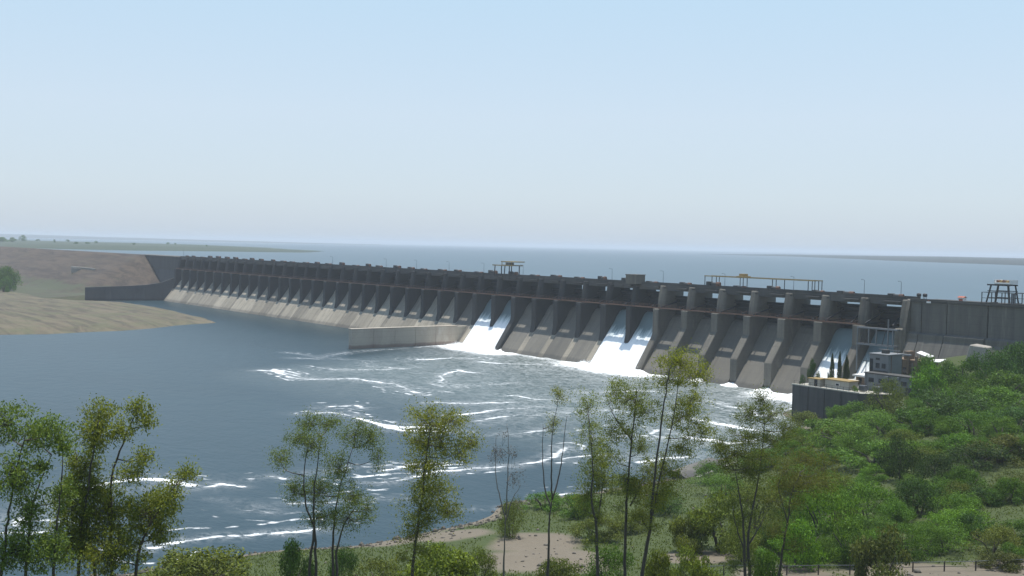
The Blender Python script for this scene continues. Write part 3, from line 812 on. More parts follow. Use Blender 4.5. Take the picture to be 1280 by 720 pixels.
ww = tag(empty('wing_wall', (-606, 0, 0)), 'dark retaining wing wall at the left end of the dam beside the brown embankment', 'wall')
def wing(s0, s1, z0, z1):
    d = Vector((-10.5, -60, 0)).normalized(); n = Vector((d.y, -d.x, 0)) * 1.2
    a, b = d * s0, d * s1
    m = MB()
    m.v = [tuple(a + n + Vector((0, 0, -4))), tuple(b + n + Vector((0, 0, -4))), tuple(b - n + Vector((0, 0, -4))), tuple(a - n + Vector((0, 0, -4))),
           tuple(a + n + Vector((0, 0, z0))), tuple(b + n + Vector((0, 0, z1))), tuple(b - n + Vector((0, 0, z1))), tuple(a - n + Vector((0, 0, z0)))]
    m.f = [(0, 3, 2, 1), (4, 5, 6, 7), (0, 1, 5, 4), (1, 2, 6, 5), (2, 3, 7, 6), (3, 0, 4, 7)]
    return m
for s0, s1, z0, z1 in ((-1, 8, 17, 13.4), (8.05, 20, 13.3, 11.4), (20.05, 33, 11.4, 10.6), (33.05, 47, 10.6, 10.2), (47.05, 61, 10.2, 9.6)):
    wing(s0, s1, z0, z1).obj('wall_panel', M['wall_dark'], ww)

# ------------------------------------------------------------------ things on the crest
def hoist_meshes():
    base = MB().box(-2.2, 2.2, -0.7, 0.7, 0, 0.25).mesh('base_frame', M['hoist'])
    box = MB().box(-1.9, -0.5, -0.6, 0.6, 0.25, 1.15).mesh('gearbox', M['hoist'], bevel=0.08)
    mot = MB().tube([(-0.45, 0, .65), (1.0, 0, .65)], [.38, .38], 10).mesh('motor', M['hoist'])
    drum = MB().tube([(1.05, 0, .62), (2.1, 0, .62)], [.5, .5], 12).mesh('drum', M['rust'])
    return base, box, mot, drum
HM = hoist_meshes()
ORD = ['first', 'second', 'third', 'fourth', 'fifth', 'sixth', 'seventh', 'eighth', 'ninth', 'tenth', 'eleventh', 'twelfth', 'thirteenth', 'fourteenth']
def hoist_label(b):
    if b <= 7: return 'dark gate hoist on the crest, %s to the right of the raised hoist room' % ORD[7 - b]
    if b <= 12: return 'dark gate hoist on the crest, %s to the left of the raised hoist room' % ORD[b - 8]
    if b <= 14: return 'dark gate hoist under the small gantry crane, %s one' % ('left' if b == 14 else 'right')
    if b <= 27: return 'dark gate hoist on the crest, %s to the left of the small gantry crane' % ORD[b - 15]
    return 'dark gate hoist on the far crest, %s from the left end of the spillway' % ORD[40 - b]
for b in range(NB):
    r = random.Random(b)
    o = tag(empty('gate_hoist', (bay_x(b) + r.uniform(-2.5, 2.5), 5.6 + r.uniform(0, .8), 31.96)), hoist_label(b), 'hoist', 'gate hoists along the dam crest')
    o.scale = (r.uniform(1.0, 1.7), 1.2, r.uniform(1.1, 2.1))
    for n_, m_ in zip(('base_frame', 'gearbox', 'motor', 'drum'), HM):
        mesh_obj(n_, m_, None, o)

# lamp posts
pole_m = MB().tube([(0, 0, 0), (0, 0, 5.3)], [.10, .06], 8).mesh('pole', M['grey_steel'])
arm_m = MB().tube([(0, 0, 5.2), (0, -.5, 5.45), (0, -1.1, 5.5)], [.05, .045, .04], 6).mesh('bracket', M['dark_steel'])
head_m = MB().box(-.14, .14, -1.65, -1.05, 5.42, 5.56).mesh('lamp_head', M['grey_steel'], bevel=.03)
foot_m = MB().box(-.22, .22, -.22, .22, 0, .3).mesh('base', M['deck'])
LAMPS = [(-597.0, 'at the far left end of the dam crest'), (-366.4, 'on the far left half of the crest, alone among the hoists'), (-307.1, 'on the crest left of the divide wall'),
         (-277.3, 'on the crest, second one left of the small gantry crane'), (-248.1, 'on the crest straight above the root of the divide wall'), (-219.4, 'on the crest just left of the small gantry crane'),
         (-189.9, 'on the crest just right of the small gantry crane'), (-132.2, 'on the crest just left of the raised hoist room'), (-103.7, 'on the crest between the hoist room and the long rail frame'),
         (-73.1, 'rising inside the left half of the long rail frame'), (-42.9, 'rising inside the right half of the long rail frame'), (-15.6, 'on the crest over the second last gate on the right'), (-2.6, 'on the crest where the spillway meets the right wall')]
for x, where in LAMPS:
    o = tag(empty('lamp_post', (x, 4.4, 31.97)), 'thin dark lamp post ' + where, 'lamp post', 'lamp posts along the dam crest')
    for n_, m_ in (('pole', pole_m), ('bracket', arm_m), ('lamp_head', head_m), ('base', foot_m)):
        mesh_obj(n_, m_, None, o)

# long rail frame on posts
gf = tag(empty('gantry_rail_frame', (-58.4, 3, 32)), 'long low steel rail frame on slim posts along the right crest', 'gantry frame')
for y in (1.3, 5.0):
    MB().box(-24.3, 24.3, y - .18, y + .18, 4.15, 4.5).obj('rail_beam', M['ochre'], gf)
for x in (-24.1, 24.1, 0):
    MB().box(x - .12, x + .12, 1.5, 4.8, 4.2, 4.42).obj('cross_beam', M['ochre'], gf)
for x in (-24.1, -22.0, -20.6, -10.8, -9.4, -7.6, 3.6, 5.2, 8.8, 18.6, 20.2, 22.8, 24.1):
    for y in ((1.3, 5.0) if abs(x) > 24 else ((1.3,) if int(x * 10) % 2 else (5.0,))):
        MB().box(x - .1, x + .1, y - .1, y + .1, 0, 4.15).obj('post', M['dark_steel'], gf)
tr = MB().box(-9.2, -6.2, 1.0, 5.3, 4.52, 4.8).box(-8.8, -6.6, 2.0, 4.2, 4.8, 5.6).obj('trolley', M['ochre'], gf, bevel=.05)
MB().tube([(-7.7, 3.1, 4.5), (-7.7, 3.1, 3.2)], [.05, .05], 6).obj('hook_rope', M['dark_steel'], tr)

# small gantry crane on the middle of the crest
gc = tag(empty('gantry_crane', (-203.5, 4.5, 32)), 'small ochre gantry crane with a raised hoist beam on the middle crest', 'crane')
for x in (-6.0, -0.6, 5.2):
    for y in (-1.4, 4.2):
        MB().bar((x, y, 0), (x + (0.5 if x < -5 else 0), y, 4.6), .34).obj('leg', M['dark_steel'], gc)
for y in (-1.4, 4.2):
    MB().box(-7.4, 7.6, y - .2, y + .2, 4.6, 5.05).obj('girder', M['ochre'], gc)
MB().box(-.6, 8.6, -1.8, 4.6, 6.3, 6.75).obj('roof_beam', M['ochre'], gc)
for x in (-.4, 2.6, 6.8):
    MB().box(x - .12, x + .12, -1.5, -1.26, 5.05, 6.3).obj('strut', M['ochre'], gc)
MB().box(0.6, 3.4, 0, 2.6, 5.07, 6.1).obj('winch', M['grey_steel'], gc, bevel=.06)

# big gantry crane on the right wall
bc = tag(empty('gantry_crane', (28.4, 6, 32.16)), 'tall dark gantry crane with tapering legs on the right wall', 'crane', None)
for x, xt in ((-3.2, -2.2), (3.6, 2.8)):
    for y in (-2.4, 2.4):
        MB().bar((x, y, .35), (xt, y * .8, 5.3), .42).obj('leg', M['dark_steel'], bc)
    MB().box(x - .5, x + .5, -3.0, 3.0, 0, .42).obj('bogie', M['dark_steel'], bc)
for y in (-2.0, 2.0):
    MB().box(-3.3, 3.4, y - .2, y + .2, 5.2, 5.6).obj('girder', M['dark_steel'], bc)
for z in (1.7, 3.6):
    for y in (-2.25, 2.25):
        MB().box(-3.0, 3.3, y - .1, y + .1, z, z + .2).obj('cross_tie', M['dark_steel'], bc)
MB().box(-1.3, 3.4, -2.2, 2.2, 5.75, 6.1).obj('machine_floor', M['white_paint'], bc)
for i, x in enumerate((-.9, .1, 1.0, 1.9, 2.8)):
    MB().tube([(x, -1.2, 6.1 + .35), (x, .9, 6.1 + .35)], [.3 + .06 * (i % 3), .34], 8).obj('winch', M['ochre' if i % 2 else 'rust'], bc)
for x in (-1.2, 3.3):
    MB().box(x - .12, x + .12, -2.1, 2.1, 6.1, 6.9).obj('end_guard', M['white_paint'], bc)
cg = tag(empty('crane_guard_cage', (28.4, 6, 32.16)), 'dark railed cage round the foot of the gantry crane on the right wall', 'railing')
for x in (-3.9, -1.0, 2.0, 4.0, 4.8, 5.5):
    for y in (-3.6, 3.6):
        MB().box(x - .1, x + .1, y - .1, y + .1, 0, 3.3).obj('post', M['dark_steel'], cg)
for z in (1.6, 3.2):
    for y in (-3.6, 3.6):
        MB().box(-3.9, 5.5, y - .06, y + .06, z, z + .12).obj('rail', M['dark_steel'], cg)
for x in (-3.9, 5.5):
    MB().box(x - .06, x + .06, -3.6, 3.6, 3.2, 3.32).obj('rail', M['dark_steel'], cg)
MB().box(4.8, 5.5, -3.66, -3.62, 0.05, 3.2).obj('panel', M['grey_steel'], cg)

# little things on the right crest
kb = tag(empty('kiosk', (17.6, 4.0, 32.16)), 'tiny red and white kiosk on the right crest', 'kiosk')
MB().box(-.9, .9, -.7, .7, 0, 1.35).obj('wall', M['white_paint'], kb)
MB().box(-.6, .6, -.74, -.7, .35, 1.0).obj('hatch', M['red_paint'], kb)
MB().prism_x([(-.95, 1.35), (.95, 1.35), (.0, 1.75)], -1.05, 1.05).obj('roof', M['red_paint'], kb)
for x, lab in ((3.6, 'round dark tank on thin legs on the crest, beside the last lamp post'), (5.6, 'low dark tank on thin legs on the crest, right one of two')):
    o = tag(empty('water_tank', (x, 4.2, 32.16)), lab, 'tank', 'dark tanks on the crest')
    MB().tube([(0, 0, .95), (0, 0, 1.1), (0, 0, 1.75), (0, 0, 1.95)], [.45, .66, .66, .3], 14).obj('drum', M['dark_steel'], o, smooth=True)
    for a in range(4):
        x_, y_ = .45 * math.cos(a * math.pi / 2 + .6), .45 * math.sin(a * math.pi / 2 + .6)
        MB().box(x_ - .05, x_ + .05, y_ - .05, y_ + .05, 0, 1.1).obj('leg', M['dark_steel'], o)
sb = tag(empty('signboard', (8.6, 1.52, 31.7)), 'small white board with a red mark fixed on the right wall coping', 'sign')
MB().box(-.7, .7, -.12, -.06, -.25, .25).obj('board', M['white_paint'], sb)
MB().box(-.3, .25, -.14, -.121, .28, .55).obj('marker', M['red_paint'], sb)

# ------------------------------------------------------------------ service frame and power station yard
yf = tag(empty('service_frame', (-5.2, -3.5, 0)), 'open steel service frame with two beams before the last right gate', 'frame')
MB().box(-6.4, 7.6, -1.0, .6, 22.9, 23.35).obj('upper_beam', M['grey_steel'], yf)
MB().box(-6.4, 7.0, -1.2, .8, 17.9, 18.35).obj('lower_beam', M['grey_steel'], yf)
for i, x in enumerate((-6.2, -2.2, 0.4, 4.4, 6.0)):
    MB().box(x - .16, x + .16, -.9, -.58, 9.8 if i in (0, 3) else 18.35, 22.9 if i != 3 else 26.2).obj('post', M['grey_steel'], yf)
for x in (-5.2, -3.6, 2.4):
    MB().bar((x, -.7, 18.4), (x + 1.2, -.7, 22.8), .16).obj('brace', M['dark_steel'], yf)
MB().box(4.4, 11.5, -5.2, -4.8, 17.3, 17.6).obj('outrigger', M['grey_steel'], yf)

YARD = [(1.5, -51), (22.2, -51), (27, -45), (34, -30), (34, -6), (1.5, -6)]
yard = tag(empty('retaining_wall', (0, 0, 0)), 'tall dark concrete retaining wall holding up the power station yard', 'wall')
MB().prism_z([(2.2, -50.2), (22.0, -50.2), (26.4, -44.6), (33.5, -30), (33.5, -6.2), (2.2, -6.2)], -4, 9.7).obj('yard_fill', M['wall_dark'], yard)
xs_ = [1.5, 6.6, 11.8, 17.0, 22.2]
for k in range(4):
    MB().box(xs_[k] + .05, xs_[k + 1] - .05, -51, -50.2, -4, 9.75).obj('wall_panel', M['wall_dark'], yard, bevel=.05)
for x in xs_[1:4]:
    MB().box(x - .3, x + .3, -51.25, -51.0, -4, 9.7).obj('pilaster', M['wall_dark'], yard)
def slab_side(a, b, name, m, z0, z1, t):
    d = (Vector(b) - Vector(a)).normalized(); n = Vector((d.y, -d.x)) * t
    return MB().prism_z([a, b, (b[0] - n.x, b[1] - n.y), (a[0] - n.x, a[1] - n.y)], z0, z1).obj(name, m, yard)
for k in range(1, 4):
    slab_side(YARD[k], YARD[k + 1], 'wall_panel', M['wall_dark'], -4, 9.72, .7)
MB().box(1.5, 1.9, -50.1, -6.2, -4, 9.74).obj('wall_panel', M['wall_dark'], yard)
MB().box(1.35, 22.3, -51.15, -50.4, 9.75, 10.05).obj('coping', M['pale_plaster'], yard)
MB().prism_z([(1.5, -50.4), (22.0, -50.4), (26.8, -45), (33.8, -30), (33.8, -6), (1.5, -6)], 9.70, 9.78).obj('yard_paving', M['pale_plaster'], yard)
for k in range(12):
    MB().box(2 + k * 1.75 - .04, 2 + k * 1.75 + .04, -50.9, -50.82, 10.05, 11.0).obj('rail_post', M['dark_steel'], yard)
MB().box(2, 21.3, -50.88, -50.84, 10.95, 11.0).obj('rail', M['dark_steel'], yard)

def hut(name, label, x0, x1, y0, y1, h, mat, roofmat, door=None, wins=(), over=.25, cat='hut', z=9.78, roof_t=.22):
    o = tag(empty(name, ((x0 + x1) / 2, (y0 + y1) / 2, z)), label, cat)
    hx, hy = (x1 - x0) / 2, (y1 - y0) / 2
    MB().box(-hx, hx, -hy, hy, 0, h).obj('wall', mat, o, bevel=.03)
    MB().box(-hx - over, hx + over, -hy - over, hy + over, h, h + roof_t).obj('roof', roofmat, o)
    if door is not None:
        d = MB().box(door - .5, door + .5, -hy - .05, -hy + .1, 0, 2.0).obj('door', M['glass'], o)
        MB().box(door + .3, door + .38, -hy - .1, -hy - .05, .95, 1.1).obj('handle', M['grey_steel'], d)
    for wx, wz, ww_, wh in wins:
        f = MB().box(wx - ww_ / 2, wx + ww_ / 2, -hy - .06, -hy + .08, wz, wz + wh).obj('window', M['white_paint'], o)
        MB().box(wx - ww_ / 2 + .1, wx + ww_ / 2 - .1, -hy - .08, -hy - .061, wz + .1, wz + wh - .1).obj('pane', M['glass'], f)
    return o
hut('store_hut', 'low pale hut by the left corner of the retaining wall', 5.0, 8.6, -48.6, -45.5, 1.9, M['pale_plaster'], M['ochre'], .6)
hut('store_hut', 'wide low pale hut with a small dark window in front of the cypresses', 9.4, 17.0, -47.4, -43.5, 2.1, M['pale_plaster'], M['ochre'], None, ((0.2, .7, 1.2, .8),))
hut('shed', 'small shed with a white roof left of the grey power station', 10.6, 14.6, -35.5, -31.5, 2.4, M['brown'], M['white_paint'], -.6, ((1.2, 1.0, .8, .8),), .7, roof_t=.5)
cn = tag(empty('canopy', (15.2, -44.4, 9.78)), 'low white canopy at the foot of the power station', 'canopy')
MB().prism_x([(-1.4, 1.75), (1.4, 2.2), (1.4, 2.35), (-1.4, 1.9)], -1.6, 1.6).obj('roof', M['white_paint'], cn)
for x in (-1.4, 1.4):
    for y, h in ((-1.2, 1.76), (1.2, 2.15)):
        MB().box(x - .05, x + .05, y - .05, y + .05, 0, h).obj('post', M['dark_steel'], cn)
# power station: tall block, lower wing, dark stair slot
ps = tag(empty('power_station', (22, -36, 9.78)), 'grey box-shaped power station block with a lower wing beside the retaining wall', 'building')
MB().box(-5.2, 0.6, -2.6, 3.5, 0, 9.2).obj('tower', M['plaster'], ps, bevel=.05)
MB().box(-5.4, 0.8, -2.8, 3.7, 9.2, 9.45).obj('roof', M['plaster'], ps)
MB().box(-3.9, 10.2, -6.4, -2.6, 0, 4.5).obj('wing', M['plaster'], ps, bevel=.05)
MB().box(-4.1, 10.4, -6.6, -2.62, 4.5, 4.72).obj('wing_roof', M['deck'], ps)
MB().box(-4.95, -4.05, -2.7, -2.59, 0, 8.0).obj('stair_slot', M['glass'], ps)
for x, z, a, b_ in ((-2.6, 5.6, .7, 1.5), (-.8, 5.6, .7, 1.5), (-2.6, 7.7, .7, .8)):
    f = MB().box(x - a, x + a, -2.66, -2.58, z, z + b_).obj('window', M['grey_steel'], ps)
    MB().box(x - a + .12, x + a - .12, -2.69, -2.661, z + .12, z + b_ - .12).obj('pane', M['glass'], f)
for x in (-1.8, 1.2, 4.2, 7.8):
    f = MB().box(x - .9, x + .9, -6.46, -6.38, 2.2, 3.5).obj('window', M['grey_steel'], ps)
    MB().box(x - .78, x + .78, -6.49, -6.461, 2.3, 3.4).obj('pane', M['glass'], f)
MB().box(8.3, 9.9, -6.48, -6.38, .2, 2.0).obj('door', M['glass'], ps)
for x in (-5.28, 0.66):
    MB().tube([(x, -1.4, 0), (x, -1.4, 9.1)], [.09, .09], 6).obj('downpipe', M['rust'], ps)
MB().box(-3.9, 0.5, -2.9, -2.62, 4.9, 5.05).obj('ledge', M['deck'], ps)
for x in (2.4, 5.6):
    MB().box(x, x + 1.1, -6.9, -6.47, 3.6, 4.3).obj('cooling_unit', M['grey_steel'], ps, bevel=.05)
MB().box(-3.0, -1.4, -.6, 1.0, 9.45, 10.5).obj('roof_tank', M['deck'], ps, bevel=.1)
MB().tube([(0.2, 2, 9.45), (0.2, 2, 14.0)], [.06, .03], 6).obj('mast', M['dark_steel'], ps)
for k, (x, y, lab) in enumerate(((20.6, -46.4, 'grey finned transformer in the yard, left one before the power station'), (24.2, -45.2, 'grey finned transformer in the yard, right one before the power station'))):
    o = tag(empty('transformer', (x, y, 9.78)), lab, 'transformer', 'transformers in the yard')
    MB().box(-.9, .9, -.6, .6, .2, 1.7).obj('tank', M['grey_steel'], o, bevel=.05)
    for q in range(6):
        MB().box(-.8 + q * .3, -.72 + q * .3, -.95, -.6, .4, 1.5).obj('fin', M['grey_steel'], o)
    for q in (-.5, 0, .5):
        MB().tube([(q, 0, 1.7), (q, 0, 2.4)], [.1, .05], 8).obj('bushing', M['rust'], o)
for x, y, h_, lab in ((18.6, -42.6, 8.5, 'slim grey utility pole left of the power station'), (29.5, -38.5, 8.0, 'slim grey utility pole right of the power station wing')):
    o = tag(empty('utility_pole', (x, y, 9.7)), lab, 'pole', 'utility poles in the yard')
    MB().tube([(0, 0, 0), (0, 0, h_)], [.13, .08], 8).obj('pole', M['grey_steel'], o)
    MB().box(-.9, .9, -.06, .06, h_ - .8, h_ - .65).obj('crossarm', M['dark_steel'], o)
# brown workshop with scattered roof sheets behind it
bw = tag(empty('workshop', (18.8, -22, 9.78)), 'brown unfinished workshop with bare columns behind the power station', 'building')
MB().box(-4.5, 5.5, -2.5, 4, 0, 7.2).obj('wall', M['brown'], bw, bevel=.05)
for x in (-4.3, -1.8, .8, 3.2, 5.3):
    MB().box(x - .3, x + .3, -3.2, -2.6, 0, 8.3).obj('column', M['brown'], bw)
MB().box(-4.7, 1.6, -3.4, -2.4, 8.3, 8.7).obj('ring_beam', M['plaster'], bw)
MB().box(-1.2, .2, -2.0, 1.0, 7.2, 9.4).obj('stair_head', M['brown'], bw)
for x in (-3, -.5, 2, 4.2):
    MB().box(x - .6, x + .6, -2.56, -2.46, 3.2, 5.0).obj('window', M['glass'], bw)
for (x, y, z, l, w_, t, lab) in ((24.4, -20.5, 16.9, 5.6, 3.0, -6, 'white sheet roof lying tilted by the brown workshop'), (21.2, -19.5, 18.3, 4.2, 2.0, 14, 'narrow white roof sheet leaning higher behind the workshop')):
    o = tag(empty('sheet_roof', (x, y, z)), lab, 'roof')
    MB().box(-l / 2, l / 2, -w_ / 2, w_ / 2, 0, .14).obj('sheet', M['white_paint'], o).rotation_euler = (math.radians(12), math.radians(t), 0)
    for sx in (-.42, .42):
        for sy in (-.38, .38):
            MB().box(sx * l - .08, sx * l + .08, sy * w_ - .08, sy * w_ + .08, 9.75 - z, -.15 - abs(sx * l) * .1).obj('post', M['brown'], o)
# pale block at the foot of the right wall
pb = MB()
pb.v = [(-3.6, -2, -3), (3.4, -2, -3), (3.4, 2, -3), (-3.6, 2, -3), (-2.2, -1.6, 3.2), (3.0, -1.7, 2.9), (2.6, 1.5, 3.0), (-1.9, 1.6, 3.4)]
pb.f = [(0, 3, 2, 1), (4, 5, 6, 7), (0, 1, 5, 4), (1, 2, 6, 5), (2, 3, 7, 6), (3, 0, 4, 7)]
tag(pb.obj('rock_outcrop', M['rock'], None, (31, -9, 18.2), bevel=.25), 'pale cream boulder at the foot of the right wall above the trees', 'boulder')
# concrete ledge on the near shore
ld = tag(empty('river_ledge', (38.5, -126, 0)), 'sloping grey concrete ledge on the near shore behind the slender trees', 'ledge')
ang = math.atan2(16.5, -5.7)
ld.rotation_euler = (0, 0, ang)
MB().prism_x([(-2.6, -1.5), (2.2, -1.5), (2.2, 2.1), (1.2, 2.1), (-2.2, .3)], -9, 0).obj('slab', M['wall'], ld, bevel=.08)
MB().prism_x([(-2.6, -1.5), (2.2, -1.5), (2.2, 2.0), (1.2, 2.0), (-2.2, .3)], .06, 9).obj('slab', M['wall'], ld, bevel=.08)
MB().box(-9, 12, -3.6, -2.9, .6, 1.6).obj('parapet', M['pale_plaster'], ld, bevel=.06)
# stone marks on the embankment
o = tag(empty('stone_drain', (-738, -27, 20.4)), 'pale stone drain on the brown embankment slope', 'drain')
for k in range(6):
    MB().box(-33 + k * 11, -22.3 + k * 11, -.5, .5, -1.5, .25).obj('channel_stone', M['rock'], o, bevel=.1)
MB().box(-2, 0, -9, -1.2, -4.5, -.4).obj('channel_stone', M['rock'], o, bevel=.1)
# railing along the riverside road at the bottom right
F0, F1 = Vector((99.5, -193.0)), Vector((131.5, -149.5))
nf = 14
fr = tag(empty('road_railing', (F0.x, F0.y, float(bank_z(F0.x, F0.y)))), 'low dark post and rail fence along the road at the bottom right', 'fence')
zb = [float(bank_z(F0.x + (F1.x - F0.x) * k / nf, F0.y + (F1.y - F0.y) * k / nf)) for k in range(nf + 1)]
for k in range(nf + 1):
    p = F0.lerp(F1, k / nf) - F0
    MB().box(p.x - .06, p.x + .06, p.y - .06, p.y + .06, zb[k] - zb[0] - .4, zb[k] - zb[0] + 1.25).obj('post', M['dark_steel'], fr)
    if k < nf:
        q = F0.lerp(F1, (k + 1) / nf) - F0
        MB().bar((p.x, p.y, zb[k] - zb[0] + 1.18), (q.x, q.y, zb[k + 1] - zb[0] + 1.18), .07).obj('rail', M['grey_steel'], fr)
        MB().bar((p.x, p.y, zb[k] - zb[0] + .6), (q.x, q.y, zb[k + 1] - zb[0] + .6), .05).obj('rail', M['dark_steel'], fr)

# ------------------------------------------------------------------ vegetation
def unit(v):
    return v / np.maximum(np.linalg.norm(v, axis=-1, keepdims=True), 1e-9)

def leaf_mesh(name, C_, L_, W_, rng, droop=0.5, out=None, mat=None):
    """one diamond-shaped leaf at each centre"""
    n = len(C_)
    ax = rng.normal(size=(n, 3)); ax[:, 2] -= droop
    ax = unit(ax)
    nr = rng.normal(size=(n, 3))
    if out is not None: nr = nr * 1.0 + out * .8 + np.array([0, 0, .4])
    sd = unit(np.cross(ax, nr))
    L_ = np.asarray(L_)[:, None] * np.ones((n, 1)); W_ = np.asarray(W_)[:, None] * np.ones((n, 1))
    v = np.stack([C_ - ax * L_ / 2, C_ + sd * W_ / 2, C_ + ax * L_ / 2, C_ - sd * W_ / 2], 1).reshape(-1, 3)
    q = np.arange(n * 4).reshape(-1, 4)
    t = np.clip(rng.beta(1.6, 1.8, n), 0, 1)
    me = np_mesh(name, v, quads=q, attrs={'tint': np.repeat(t, 4)})
    me.materials.append(mat or M['leaf'])
    return me

def smooth_path(pts, n=4):
    P_ = [Vector(p) for p in pts]; out = []
    for i in range(len(P_) - 1):
        a, b, c, d = P_[max(i - 1, 0)], P_[i], P_[i + 1], P_[min(i + 2, len(P_) - 1)]
        for k in range(n):
            t = k / n
            out.append(0.5 * ((2 * b) + (c - a) * t + (2 * a - 5 * b + 4 * c - d) * t * t + (3 * b - a - 3 * c + d) * t ** 3))
    out.append(P_[-1]); return out

